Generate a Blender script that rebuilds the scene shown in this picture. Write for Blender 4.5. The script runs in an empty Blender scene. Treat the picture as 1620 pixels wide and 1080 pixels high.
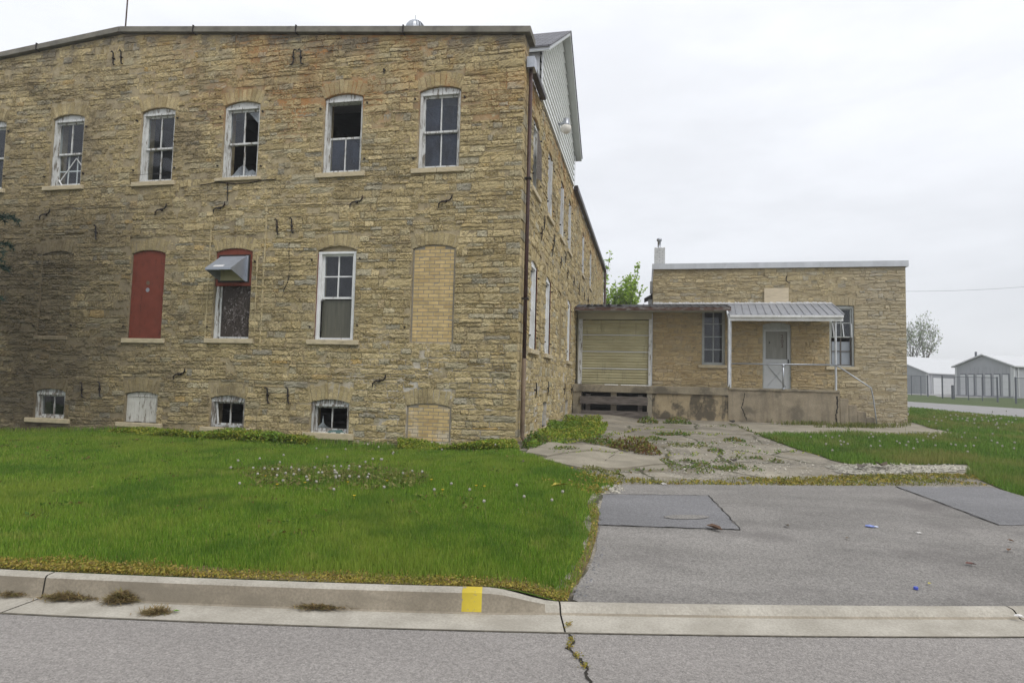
import bpy, bmesh, math, random
import numpy as np
from mathutils import Vector, Matrix
from mathutils.geometry import tessellate_polygon, delaunay_2d_cdt
random.seed(7); rng = np.random.default_rng(7)
scene = bpy.context.scene
COL = scene.collection
# ------------------------------------------------------------------ surveyed camera
FPX, PITCH, ROLL, YAW, EYE = 1001.76, 0.0651678, 0.0255099, 0.2107166, 1.62
def ray(x, y):
    X = (x-810)/FPX; Y = -(y-540)/FPX
    c, s = math.cos(ROLL), math.sin(ROLL); X, Y = c*X-s*Y, s*X+c*Y
    cp, sp = math.cos(PITCH), math.sin(PITCH); y2 = cp-sp*Y; z = sp+cp*Y
    cy, sy = math.cos(YAW), math.sin(YAW)
    return (cy*X-sy*y2, sy*X+cy*y2, z)
def on_y(x, y, Y):
    q = ray(x, y); t = Y/q[1]; return (q[0]*t, Y, q[2]*t+EYE)
def on_x(x, y, X):
    q = ray(x, y); t = X/q[0]; return (X, q[1]*t, q[2]*t+EYE)
# ------------------------------------------------------------------ terrain
XC, YF, YA, YS = -2.641, 12.9, 24.0, 22.9      # corner, facade plane, annex plane, dock front
def gy(x):
    x = np.asarray(x, float); xc = np.clip(x, -6, 4.5)
    return 4.348+.2372*xc+.01038*xc*xc+(x-xc)*(.2372+.02076*xc)
def ky(x): return gy(x)+.47
def sstep(a, b, x):
    t = np.clip((np.asarray(x, float)-a)/(b-a), 0, 1); return t*t*(3-2*t)
def kerb_top(x): return .14-.09*sstep(-1.02, -.5, x)
BX = [-40, -17, -14.6, -12.9, -12, -8.7, -7.1, -5, -3.4, -2.6]; BZ = [-.2, .0, .07, .16, .21, .2, .15, .14, .22, .27]
def H(x, y):
    x = np.asarray(x, float); y = np.asarray(y, float)
    k = ky(x); zk = kerb_top(x); b = np.interp(x, BX, BZ)
    t = np.clip((y-k)/np.maximum(YF-k, .1), 0, 1)
    lawn = zk-.02+(b-zk+.02)*t+.06*np.sin(math.pi*t)
    yard = np.interp(y, [5, 8.5, 12.9, 17, 22.9, 24.5, 60, 95, 600], [.045, .19, .31, .42, .5, .6, 1.48, 1.62, 1.9])
    yard = zk-.022+(yard-.045)*sstep(0, 1.5, y-k)
    w = sstep(-3.0, -.9, x); w = np.where(y > YF, 1, w)
    return lawn*(1-w)+yard*w
def gnd(px, py):
    q = ray(px, py); a = 2.0; step = .05
    t = a
    while t < 400:
        if q[2]*t+EYE < float(H(q[0]*t, q[1]*t)): break
        t += step; step = .02+.004*t
    lo, hi = t-step*1.2, t
    for _ in range(14):
        m = (lo+hi)/2
        if q[2]*m+EYE < float(H(q[0]*m, q[1]*m)): hi = m
        else: lo = m
    return (q[0]*hi, q[1]*hi)
# ------------------------------------------------------------------ object helpers
def tag(o, label=None, cat=None, group=None, kind=None):
    if label: o['label'] = label
    if cat: o['category'] = cat
    if group: o['group'] = group
    if kind: o['kind'] = kind
    return o
def empty(name, loc, label=None, cat=None, group=None):
    o = bpy.data.objects.new(name, None); o.location = loc; o.empty_display_size = .2
    COL.objects.link(o); return tag(o, label, cat, group)
def origin(parent):
    v = Vector((0, 0, 0))
    while parent: v += parent.location; parent = parent.parent
    return v
def link(name, me, mats, parent):
    for m in (mats if isinstance(mats, (list, tuple)) else [mats]): me.materials.append(m)
    o = bpy.data.objects.new(name, me); COL.objects.link(o)
    if parent: o.parent = parent
    return o
class MB:
    """collects world-space polygons and links them as one object"""
    def __init__(s): s.v = []; s.f = []; s.m = []
    def poly(s, pts, m=0):
        i = len(s.v); s.v += [tuple(p) for p in pts]; s.f.append(tuple(range(i, i+len(pts)))); s.m.append(m)
    def hexa(s, c, m=0):      # 8 corners: bottom 4 then top 4
        i = len(s.v); s.v += [tuple(p) for p in c]
        for f in ((0,3,2,1),(4,5,6,7),(0,1,5,4),(1,2,6,5),(2,3,7,6),(3,0,4,7)): s.f.append(tuple(i+k for k in f)); s.m.append(m)
    def box(s, x0, x1, y0, y1, z0, z1, m=0):
        s.hexa([(x0,y0,z0),(x1,y0,z0),(x1,y1,z0),(x0,y1,z0),(x0,y0,z1),(x1,y0,z1),(x1,y1,z1),(x0,y1,z1)], m)
    def tbox(s, T, u0, u1, d0, d1, z0, z1, m=0):
        s.hexa([T(u0,d0,z0),T(u1,d0,z0),T(u1,d1,z0),T(u0,d1,z0),T(u0,d0,z1),T(u1,d0,z1),T(u1,d1,z1),T(u0,d1,z1)], m)
    def bar(s, a, b, w, h, m=0, up=(0,0,1)):
        a = Vector(a); b = Vector(b); d = (b-a).normalized(); u = Vector(up)
        if abs(d.dot(u)) > .95: u = Vector((0,1,0))
        r = d.cross(u).normalized()*w/2; q = r.cross(d).normalized()*h/2
        s.hexa([a-r-q,a+r-q,b+r-q,b-r-q,a-r+q,a+r+q,b+r+q,b-r+q], m)
    def tube(s, pts, r, n=8, m=0, cap=True):
        P = [Vector(p) for p in pts]; R = r if isinstance(r, (list, tuple)) else [r]*len(P); rings = []
        ref = Vector((.13, .31, .94))
        for i, p in enumerate(P):
            d = (P[min(i+1, len(P)-1)]-P[max(i-1, 0)]).normalized()
            a = d.cross(ref)
            if a.length < 1e-3: a = d.cross(Vector((1,0,0)))
            a.normalize(); b = d.cross(a)
            st = len(s.v); s.v += [tuple(p+(a*math.cos(2*math.pi*k/n)+b*math.sin(2*math.pi*k/n))*R[i]) for k in range(n)]
            rings.append(st)
        for i in range(len(rings)-1):
            for k in range(n):
                s.f.append((rings[i]+k, rings[i]+(k+1)%n, rings[i+1]+(k+1)%n, rings[i+1]+k)); s.m.append(m)
        if cap:
            s.f.append(tuple(rings[0]+k for k in range(n))); s.f.append(tuple(rings[-1]+k for k in range(n))); s.m += [m, m]
    def prism(s, loop, a, b, m=0):    # loop of points, extruded by two offset functions
        n = len(loop); i = len(s.v); s.v += [tuple(a(*p)) for p in loop]+[tuple(b(*p)) for p in loop]
        s.f.append(tuple(range(i, i+n))); s.f.append(tuple(range(i+n, i+2*n))); s.m += [m, m]
        for k in range(n): s.f.append((i+k, i+(k+1)%n, i+n+(k+1)%n, i+n+k)); s.m.append(m)
    def lathe(s, c, prof, n=16, m=0):
        rings = []
        for r, z in prof:
            rings.append(len(s.v)); s.v += [(c[0]+r*math.cos(2*math.pi*k/n), c[1]+r*math.sin(2*math.pi*k/n), c[2]+z) for k in range(n)]
        for i in range(len(rings)-1):
            for k in range(n): s.f.append((rings[i]+k, rings[i]+(k+1)%n, rings[i+1]+(k+1)%n, rings[i+1]+k)); s.m.append(m)
        s.f.append(tuple(rings[-1]+k for k in range(n))); s.m.append(m)
    def build(s, name, mats, parent=None, smooth=False, bevel=0):
        o0 = origin(parent); me = bpy.data.meshes.new(name)
        me.from_pydata([(x-o0.x, y-o0.y, z-o0.z) for x, y, z in s.v], [], s.f)
        me.polygons.foreach_set('material_index', s.m)
        if smooth: me.polygons.foreach_set('use_smooth', [True]*len(s.f))
        bm = bmesh.new(); bm.from_mesh(me); bmesh.ops.recalc_face_normals(bm, faces=bm.faces); bm.to_mesh(me); bm.free()
        o = link(name, me, mats, parent)
        if bevel:
            b = o.modifiers.new('bevel', 'BEVEL'); b.width = bevel; b.segments = 2; b.limit_method = 'ANGLE'
        return o
def mesh_np(name, V, F, mats, parent=None, midx=None, tint=None, smooth=False):
    """V (n,3), F list of equal-size face arrays"""
    V = np.asarray(V, np.float32); o0 = origin(parent); V = V-np.array([o0.x, o0.y, o0.z], np.float32)
    F = [np.asarray(f, np.int32) for f in F if len(f)]
    me = bpy.data.meshes.new(name); me.vertices.add(len(V)); me.vertices.foreach_set('co', V.ravel())
    nl = sum(f.size for f in F); npoly = sum(len(f) for f in F)
    me.loops.add(nl); me.polygons.add(npoly)
    me.loops.foreach_set('vertex_index', np.concatenate([f.ravel() for f in F]))
    tot = np.concatenate([np.full(len(f), f.shape[1], np.int32) for f in F])
    st = np.concatenate([[0], np.cumsum(tot)[:-1]]).astype(np.int32)
    me.polygons.foreach_set('loop_start', st); me.polygons.foreach_set('loop_total', tot)
    if midx is not None: me.polygons.foreach_set('material_index', np.asarray(midx, np.int32))
    me.polygons.foreach_set('use_smooth', np.full(npoly, bool(smooth)))
    me.update(calc_edges=True)
    if tint is not None:
        a = me.color_attributes.new('tint', 'FLOAT_COLOR', 'POINT')
        c = np.ones((len(V), 4), np.float32); c[:, :3] = tint; a.data.foreach_set('color', c.ravel())
    return link(name, me, mats, parent)
# ------------------------------------------------------------------ materials
def new_mat(name):
    m = bpy.data.materials.new(name); m.use_nodes = True; nt = m.node_tree; nt.nodes.clear()
    out = nt.nodes.new('ShaderNodeOutputMaterial'); p = nt.nodes.new('ShaderNodeBsdfPrincipled')
    nt.links.new(p.outputs[0], out.inputs[0]); p.inputs['Roughness'].default_value = .85
    p.inputs['Specular IOR Level'].default_value = .25
    return m, nt, p
class G:
    """tiny node-graph helper"""
    def __init__(s, nt): s.nt = nt
    def n(s, t, **kw):
        nd = s.nt.nodes.new(t)
        for k, v in kw.items(): setattr(nd, k, v)
        return nd
    def put(s, sock, v):
        if hasattr(v, 'is_output') or isinstance(v, bpy.types.NodeSocket): s.nt.links.new(v, sock)
        elif isinstance(v, (tuple, list)) and len(v) == 3 and sock.type == 'RGBA': sock.default_value = (*v, 1)
        else: sock.default_value = v
    def pos(s): return s.n('ShaderNodeNewGeometry').outputs['Position']
    def xyz(s, v):
        q = s.n('ShaderNodeSeparateXYZ'); s.put(q.inputs[0], v); return q.outputs
    def scale(s, v, sc):
        q = s.n('ShaderNodeVectorMath', operation='MULTIPLY'); s.put(q.inputs[0], v); q.inputs[1].default_value = sc; return q.outputs[0]
    def vadd(s, a, b):
        q = s.n('ShaderNodeVectorMath', operation='ADD'); s.put(q.inputs[0], a); s.put(q.inputs[1], b); return q.outputs[0]
    def noise(s, v, scale, detail=4, rough=.55, dist=0, color=False):
        q = s.n('ShaderNodeTexNoise'); s.put(q.inputs['Vector'], v); q.inputs['Scale'].default_value = scale
        q.inputs['Detail'].default_value = detail; q.inputs['Roughness'].default_value = rough; q.inputs['Distortion'].default_value = dist
        return q.outputs['Color' if color else 'Fac']
    def voro(s, v, scale, feature='F1', out='Distance', rand=1):
        q = s.n('ShaderNodeTexVoronoi', feature=feature); s.put(q.inputs['Vector'], v); q.inputs['Scale'].default_value = scale
        q.inputs['Randomness'].default_value = rand; return q.outputs[out]
    def math(s, op, a, b=0., clamp=False):
        q = s.n('ShaderNodeMath', operation=op, use_clamp=clamp); s.put(q.inputs[0], a); s.put(q.inputs[1], b); return q.outputs[0]
    def mul(s, *a):
        r = a[0]
        for b in a[1:]: r = s.math('MULTIPLY', r, b)
        return r
    def rng(s, v, a, b, c=0., d=1., smooth=True):
        q = s.n('ShaderNodeMapRange', interpolation_type='SMOOTHSTEP' if smooth else 'LINEAR')
        for i, k in enumerate((v, a, b, c, d)): s.put(q.inputs[i], k)
        return q.outputs[0]
    def mix(s, f, a, b, mode='MIX'):
        q = s.n('ShaderNodeMix', data_type='RGBA', blend_type=mode)
        s.put(q.inputs[0], f); s.put(q.inputs[6], a); s.put(q.inputs[7], b); return q.outputs[2]
    def ramp(s, f, stops, interp='LINEAR'):
        q = s.n('ShaderNodeValToRGB'); cr = q.color_ramp; cr.interpolation = interp
        while len(cr.elements) < len(stops): cr.elements.new(.5)
        for e, (p, c) in zip(cr.elements, stops): e.position = p; e.color = (*c, 1)
        s.put(q.inputs[0], f); return q.outputs[0]
    def attr(s, name='tint'):
        return s.n('ShaderNodeAttribute', attribute_name=name).outputs['Color']
    def bump(s, h, strength, dist=.02, normal=None):
        q = s.n('ShaderNodeBump'); s.put(q.inputs['Height'], h); q.inputs['Strength'].default_value = strength; q.inputs['Distance'].default_value = dist
        if normal: s.put(q.inputs['Normal'], normal)
        return q.outputs[0]
def simple(name, col, rough=.8, var=.15, scale=8, metal=0, bump=0, stretch=(1,1,1), col2=None, mask=(.5,.65), mscale=None, spec=.25):
    m, nt, p = new_mat(name); g = G(nt); v = g.scale(g.pos(), stretch)
    n = g.noise(v, scale, 5, .6)
    c = g.mix(1, col, g.ramp(n, [(.3, (1-var,)*3), (.7, (1+var,)*3)]), 'MULTIPLY')
    if col2: c = g.mix(g.rng(g.noise(v, mscale or scale*.6, 6, .65), mask[0], mask[1]), c, col2)
    g.put(p.inputs['Base Color'], c); p.inputs['Roughness'].default_value = rough; p.inputs['Metallic'].default_value = metal
    p.inputs['Specular IOR Level'].default_value = spec
    if bump: g.put(p.inputs['Normal'], g.bump(g.noise(v, scale*4, 5, .65), bump, .01))
    return m
def stone_mats(name, rust=True, grime=1., warm=0.):
    # stone
    m, nt, p = new_mat(name); g = G(nt); P = g.pos(); x, y, z = g.xyz(P); t = g.xyz(g.attr())
    c = g.ramp(t[0], [(0, (.385,.31,.165)), (.25, (.45,.365,.20)), (.5, (.52,.43,.252)), (.7, (.45,.365,.20)), (.88, (.435,.385,.255)), (.97, (.36,.335,.265)), (1, (.48,.34,.14))])
    c = g.mix(1, c, g.ramp(t[1], [(0, (.84,)*3), (.5, (1.0,)*3), (1, (1.12,)*3)]), 'MULTIPLY')
    bed = g.noise(g.scale(P, (6, 6, 17)), 1.7, 7, .75)
    c = g.mix(1, c, g.ramp(bed, [(.30, (.52,.51,.49)), (.43, (.95,.95,.95)), (.70, (1.16,1.15,1.10))]), 'MULTIPLY')
    c = g.mix(1, c, g.ramp(g.noise(g.scale(P, (1, 1, 1.5)), 2.2, 7, .72), [(.32, (.66,.64,.62)), (.5, (1,1,1)), (.7, (1.1,1.1,1.08))]), 'MULTIPLY')
    fine = g.noise(P, 46, 4, .7)
    c = g.mix(1, c, g.ramp(fine, [(.34, (.70,)*3), (.66, (1.18,)*3)]), 'MULTIPLY')
    och = g.mul(g.rng(g.noise(P, 2.3, 4, .6), .55, .72), g.rng(t[2], .35, .7))
    c = g.mix(g.mul(och, .38), c, (.48,.33,.12))
    if rust:
        top = g.mul(g.rng(z, 6.9, 8.7), g.rng(x, -15, -6))
        rm = g.mul(top, g.rng(g.noise(P, .9, 5, .6), .38, .62))
        c = g.mix(g.mul(rm, .46), c, (.42,.225,.075))
        hi = g.mul(g.rng(g.math('SUBTRACT', z, g.mul(g.math('ABSOLUTE', g.math('ADD', x, 12.9)), -.094)), 9.2, 10.0), g.rng(g.noise(P, 2.6, 4), .42, .6))
        c = g.mix(g.mul(hi, .75), c, (.15,.14,.125))
    gm = g.rng(g.noise(g.scale(P, (1,1,1.2)), .6, 8, .72), .47, .68)
    c = g.mix(g.mul(gm, .74*grime, g.rng(x, -13, -3.5, 1., .5)), c, (.145,.118,.078))
    if rust:
        lf = g.mul(g.rng(x, -8.5, -15.5), g.rng(z, 8.2, 3.5), g.rng(g.noise(P, .8, 6, .65), .18, .55))  # tree shade and vignette painted into the lower left, mixed with dirt
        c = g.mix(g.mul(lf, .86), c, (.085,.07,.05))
    if warm:
        wm = g.mul(g.rng(z, 4.9, 4.1), g.rng(x, 6.6, 6.0), g.rng(z, 1.2, 2.0))
        c = g.mix(g.mul(wm, warm), c, (.50,.335,.14))
        c = g.mix(.22, c, (.37,.33,.26)); c = g.mix(g.mul(g.rng(x, 6.2, 7.6), .35), c, (.40,.36,.30))
    g.put(p.inputs['Base Color'], c); p.inputs['Roughness'].default_value = .92; p.inputs['Specular IOR Level'].default_value = .15
    h = g.math('ADD', g.mul(bed, .9), g.mul(fine, .5)); g.put(p.inputs['Normal'], g.bump(h, .8, .03))
    # mortar
    m2, nt, p = new_mat(name+'_mortar'); g = G(nt); P = g.pos(); x, y, z = g.xyz(P)
    c = g.ramp(g.noise(P, 4.5, 7, .75), [(.3, (.15,.12,.08)), (.47, (.34,.28,.175)), (.7, (.45,.38,.25))])
    c = g.mix(1, c, g.ramp(g.noise(P, 60, 3, .7), [(.3, (.8,)*3), (.7, (1.15,)*3)]), 'MULTIPLY')
    if rust:
        rm = g.mul(g.rng(z, 6.6, 8.0), g.rng(x, -14, -7), g.rng(g.noise(P, .9, 7, .7), .40, .60))
        c = g.mix(g.mul(rm, .85), c, (.35,.16,.05))
        wm = g.mul(g.rng(z, 2.9, 1.8), g.rng(x, -8, -5), g.rng(g.noise(P, 2.1, 4, .6), .42, .56))
        c = g.mix(g.mul(wm, .8), c, (.56,.53,.48))
        lf = g.mul(g.rng(x, -8.5, -15.5), g.rng(z, 8.2, 3.5)); c = g.mix(g.mul(lf, .78), c, (.085,.07,.05))  # same painted left-hand shade and dirt carried into the mortar
    gm = g.rng(g.noise(P, .55, 6, .65), .5, .72); c = g.mix(g.mul(gm, .5*grime), c, (.13,.11,.08))
    g.put(p.inputs['Base Color'], c); p.inputs['Roughness'].default_value = .95; p.inputs['Specular IOR Level'].default_value = .1
    g.put(p.inputs['Normal'], g.bump(g.noise(P, 30, 5, .7), .8, .015))
    return m, m2
def paint(name, col, under, amount=.5, stretch=(6,6,1), scale=3, rough=.6):
    m, nt, p = new_mat(name); g = G(nt); P = g.scale(g.pos(), stretch)
    n = g.noise(P, scale, 8, .7); k = g.rng(n, amount, amount+.06)
    base = g.mix(1, col, g.ramp(g.noise(g.pos(), 5, 5), [(.3, (.82,.81,.79)), (.65, (1.05,)*3)]), 'MULTIPLY')
    c = g.mix(k, base, g.mix(g.noise(P, 9, 4), under, tuple(u*.55 for u in under)))
    g.put(p.inputs['Base Color'], c); p.inputs['Roughness'].default_value = rough
    g.put(p.inputs['Normal'], g.bump(g.math('SUBTRACT', g.mul(n, .3), k), .35, .004)); return m
def glass_mat(name, film=.06, dcol=(.25,.27,.3)):
    m = bpy.data.materials.new(name); m.use_nodes = True; nt = m.node_tree; nt.nodes.clear(); g = G(nt)
    out = g.n('ShaderNodeOutputMaterial'); tr = g.n('ShaderNodeBsdfTransparent'); gl = g.n('ShaderNodeBsdfGlossy'); df = g.n('ShaderNodeBsdfDiffuse')
    tr.inputs[0].default_value = (.86,.9,.9,1); gl.inputs['Roughness'].default_value = .03
    gl.inputs['Color'].default_value = (.9,.93,1,1)
    df.inputs[0].default_value = (*dcol, 1)
    wob = g.bump(g.noise(g.pos(), 1.7, 2), .06, .05); nt.links.new(wob, gl.inputs['Normal'])
    geo = g.n('ShaderNodeNewGeometry'); dp = g.n('ShaderNodeVectorMath', operation='DOT_PRODUCT'); nt.links.new(geo.outputs['Normal'], dp.inputs[0]); nt.links.new(geo.outputs['Incoming'], dp.inputs[1])
    ca = g.math('SUBTRACT', 1., g.math('ABSOLUTE', dp.outputs['Value'])); f2 = g.math('ADD', .05, g.mul(g.math('POWER', ca, 5.), .95), clamp=True)
    a = g.n('ShaderNodeMixShader'); nt.links.new(f2, a.inputs[0]); nt.links.new(tr.outputs[0], a.inputs[1]); nt.links.new(gl.outputs[0], a.inputs[2])
    b = g.n('ShaderNodeMixShader'); d = g.mul(g.rng(g.noise(g.scale(g.pos(), (1,1,.6)), 3.5, 5), .25, .75), 2*film)
    nt.links.new(d, b.inputs[0]); nt.links.new(a.outputs[0], b.inputs[1]); nt.links.new(df.outputs[0], b.inputs[2])
    nt.links.new(b.outputs[0], out.inputs[0]); return m
M = {}
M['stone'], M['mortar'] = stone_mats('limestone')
M['stone_annex'], M['mortar_annex'] = stone_mats('limestone_annex', rust=False, grime=.8, warm=.42)
M['sill'] = simple('sill_stone', (.47,.40,.27), .9, .2, 6, bump=.4, stretch=(1,1,3), col2=(.25,.22,.16), mask=(.55,.75))
M['white'] = paint('weathered_white_paint', (.60,.61,.60), (.27,.24,.20), .53)
M['white_worn'] = paint('worn_white_paint', (.50,.51,.50), (.24,.21,.18), .47)
M['white_clean'] = paint('white_paint', (.70,.71,.71), (.30,.24,.20), .62)
M['white_peel'] = paint('peeling_white_boards', (.52,.51,.47), (.23,.20,.16), .55, (9,9,1.2), 2.4)
M['red'] = paint('red_plywood_paint', (.17,.043,.026), (.12,.035,.022), .57, (5,5,1.2), 3, .7)
M['redtrim'] = paint('red_trim_paint', (.14,.03,.025), (.2,.16,.13), .56)
M['greenish'] = simple('dirty_plastic_pane', (.085,.083,.062), .35, .25, 3, stretch=(6,6,.5), col2=(.17,.15,.09), mask=(.6,.75), spec=.4)
M['glass'] = glass_mat('window_glass', .035)
M['glass_bluegrey'] = glass_mat('bluegrey_window_glass', .30, (.085,.10,.135))  # blue grey tint mixed over the glass as a diffuse layer
M['glass_annex'] = glass_mat('annex_window_glass', .14, (.12,.135,.15))
M['shard'] = glass_mat('broken_glass_shard', .35, (.4,.44,.47))
M['iron'] = simple('rusty_iron', (.022,.018,.016), .75, .4, 14, col2=(.06,.03,.018), mask=(.55,.7))
M['pipe_red'] = simple('red_brown_downspout', (.055,.029,.025), .5, .25, 4, col2=(.09,.06,.045), mask=(.6,.75))
M['pipe_tan'] = simple('faded_tan_pipe', (.145,.105,.07), .6, .25, 4, col2=(.09,.06,.045), mask=(.5,.7))
M['gutter'] = simple('brown_gutter', (.03,.022,.024), .45, .2, 3)
M['coping'] = simple('parapet_coping', (.155,.145,.12), .85, .3, 3, bump=.3, col2=(.08,.075,.065), mask=(.5,.7))
M['roofdark'] = simple('roof_felt', (.06,.06,.062), .9, .2, 4)
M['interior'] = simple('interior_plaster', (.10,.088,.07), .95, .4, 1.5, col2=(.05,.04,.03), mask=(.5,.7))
M['aluminium'] = simple('galvanised_metal', (.36,.38,.41), .42, .12, 5, metal=.75, spec=.5)
M['galv_pale'] = simple('pale_galvanised', (.50,.52,.54), .5, .15, 5, metal=.3, spec=.5)
M['hood'] = simple('vent_hood_metal', (.33,.36,.41), .45, .1, 6, metal=.45, spec=.5, col2=(.22,.24,.28), mask=(.6,.8))
M['wood_old'] = simple('weathered_plank', (.135,.118,.105), .95, .45, 5, bump=.8, stretch=(.6,4,9), col2=(.055,.046,.042), mask=(.5,.66), mscale=4)
M['plywood'] = simple('plywood_panel', (.56,.48,.35), .85, .12, 4, stretch=(1,1,7), col2=(.40,.33,.22), mask=(.55,.75), bump=.1)
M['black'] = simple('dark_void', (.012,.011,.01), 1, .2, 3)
M['sticker'] = simple('white_sticker', (.6,.6,.6), .6, .05, 5)
M['flash'] = simple('metal_flashing', (.47,.49,.52), .5, .14, 2.5, metal=.25, spec=.4, col2=(.33,.34,.36), mask=(.55,.75), stretch=(1,1,.4))
M['handle'] = simple('dark_handle', (.02,.02,.022), .4, .1, 5)
M['doorpaint'] = simple('storm_door_paint', (.46,.475,.48), .5, .07, 3)
M['doorinner'] = simple('door_inner_panel', (.235,.235,.21), .6, .15, 3, stretch=(4,1,.6))
M['number'] = simple('number_red', (.10,.055,.045), .6, .1, 9)
M['cream'] = simple('cream_panel', (.46,.43,.31), .75, .12, 1.6, col2=(.36,.33,.24), mask=(.5,.75))
M['osb'] = None
def osb():
    m, nt, p = new_mat('strand_board'); g = G(nt); P = g.pos()
    a = g.voro(g.vadd(g.scale(P, (16, 16, 5)), g.scale(g.noise(P, 3, 2, color=True), (9, 9, 9))), 2.0, out='Color')
    c = g.ramp(g.xyz(a)[0], [(0, (.018,.014,.012)), (.55, (.055,.043,.037)), (.82, (.085,.072,.066)), (1, (.24,.22,.215))])
    c = g.mix(g.rng(g.noise(P, 2.2, 4), .42, .62), c, (.05,.04,.035))
    g.put(p.inputs['Base Color'], c); p.inputs['Roughness'].default_value = .9; return m
M['osb'] = osb()
def corrugated(name, col):
    m, nt, p = new_mat(name); g = G(nt); P = g.pos(); x, y, z = g.xyz(P)
    c = g.mix(1, col, g.ramp(g.noise(g.scale(P, (.6, 1, 2.2)), 2, 5), [(.3, (.82,.8,.76)), (.7, (1.1,)*3)]), 'MULTIPLY')
    c = g.mix(g.rng(g.noise(g.scale(P, (5, 1, .8)), 1.5, 5), .58, .75), c, tuple(k*.66 for k in col))
    g.put(p.inputs['Base Color'], c); p.inputs['Roughness'].default_value = .55; return m
M['dockdoor'] = corrugated('yellowed_ribbed_metal', (.43,.40,.25))
M['siding'] = simple('white_vinyl_siding', (.80,.82,.81), .6, .05, 3)
M['soffit'] = simple('grey_soffit', (.40,.42,.40), .7, .06, 3)
M['fascia_white'] = simple('white_fascia', (.62,.64,.66), .6, .06, 4)
def shingle():
    m, nt, p = new_mat('asphalt_shingles'); g = G(nt); P = g.pos()
    b = g.n('ShaderNodeTexBrick'); x, y, z = g.xyz(P); cm = g.n('ShaderNodeCombineXYZ'); g.put(cm.inputs[0], x); g.put(cm.inputs[1], g.mul(z, 1.7))
    g.put(b.inputs['Vector'], cm.outputs[0]); b.inputs['Scale'].default_value = 1; b.inputs['Brick Width'].default_value = .32; b.inputs['Row Height'].default_value = .2
    b.inputs['Mortar Size'].default_value = .012; b.inputs['Color1'].default_value = (.13,.13,.145,1); b.inputs['Color2'].default_value = (.19,.19,.205,1); b.inputs['Mortar'].default_value = (.05,.05,.055,1)
    c = g.mix(1, b.outputs[0], g.ramp(g.noise(P, 40, 3), [(.3, (.75,)*3), (.7, (1.2,)*3)]), 'MULTIPLY')
    g.put(p.inputs['Base Color'], c); g.put(p.inputs['Normal'], g.bump(b.outputs['Fac'], -.5, .02)); return m
M['shingle'] = shingle()
def concrete(name, col, stain=(.06,.055,.05), smask=(.55,.7), sscale=.9, bump=.4, stretch=(1,1,1), streak=0):
    m, nt, p = new_mat(name); g = G(nt); P = g.pos(); v = g.scale(P, stretch)
    c = g.mix(1, col, g.ramp(g.noise(P, 3, 6, .65), [(.3, (.78,.77,.75)), (.7, (1.14,)*3)]), 'MULTIPLY')
    c = g.mix(1, c, g.ramp(g.noise(P, 55, 4, .7), [(.32, (.8,)*3), (.68, (1.15,)*3)]), 'MULTIPLY')
    c = g.mix(g.rng(g.noise(v, sscale, 6, .6), smask[0], smask[1]), c, g.mix(.25, stain, c))
    if streak:
        s = g.noise(g.scale(P, (3.5, 3.5, .35)), 1.3, 6, .65); c = g.mix(g.mul(g.rng(s, .5, .68), streak), c, stain)
    g.put(p.inputs['Base Color'], c); p.inputs['Roughness'].default_value = .92
    g.put(p.inputs['Normal'], g.bump(g.noise(P, 24, 6, .7), bump, .012)); return m
M['dock'] = concrete('stained_dock_concrete', (.36,.295,.19), (.035,.033,.031), (.44,.57), 2.1, .7, (1,1,.8), .55)
M['porch'] = concrete('porch_concrete', (.30,.255,.185), (.12,.105,.08), (.50,.66), 1.3, .8, (1,1,1), .42)
M['lip'] = concrete('dock_edge_concrete', (.27,.235,.17), (.10,.088,.068), (.47,.62), 1.6, .9, (1,1,1), .3)
M['kerb'] = concrete('kerb_concrete', (.375,.35,.30), (.28,.255,.21), (.5,.7), 1.3, .3, (1,1,1), 0)
M['yellow'] = paint('yellow_kerb_paint', (.56,.44,.05), (.36,.32,.24), .56, (3,3,3), 5, .7)
M['slab'] = concrete('old_slab_concrete', (.29,.262,.205), (.20,.18,.14), (.48,.66), 1.1, .5)
def asphalt(name, col, contrast=.45, patchy=.16, size=120, blot=None):
    m, nt, p = new_mat(name); g = G(nt); P = g.pos()
    w = g.voro(P, size, out='Color'); f = g.xyz(w)[0]
    c = g.mix(1, col, g.ramp(f, [(0, (1-contrast,)*3), (.5, (1,)*3), (.85, (1+contrast*.5,)*3), (1, (1+contrast,)*3)]), 'MULTIPLY')
    c = g.mix(1, c, g.ramp(g.noise(P, 30, 4, .7), [(.3, (.82,)*3), (.7, (1.15,)*3)]), 'MULTIPLY')
    c = g.mix(1, c, g.ramp(g.noise(g.scale(P, (.5, 1.3, 1)), .9, 6, .6), [(.3, (1-patchy,)*3), (.7, (1+patchy*.7,)*3)]), 'MULTIPLY')
    if blot: c = g.mix(g.mul(g.rng(g.noise(P, .8, 5, .55), .52, .70), .55), c, blot)
    g.put(p.inputs['Base Color'], c); p.inputs['Roughness'].default_value = .9; p.inputs['Specular IOR Level'].default_value = .2
    g.put(p.inputs['Normal'], g.bump(g.voro(P, size*.8), .7, .008)); return m
M['road'] = asphalt('road_asphalt', (.265,.247,.231), .27, .10, 120)
M['drive'] = asphalt('old_driveway_asphalt', (.222,.21,.195), .32, .30, 100, (.12,.11,.105))
M['patch'] = asphalt('newer_asphalt_patch', (.19,.188,.192), .26, .18, 120)
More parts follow.
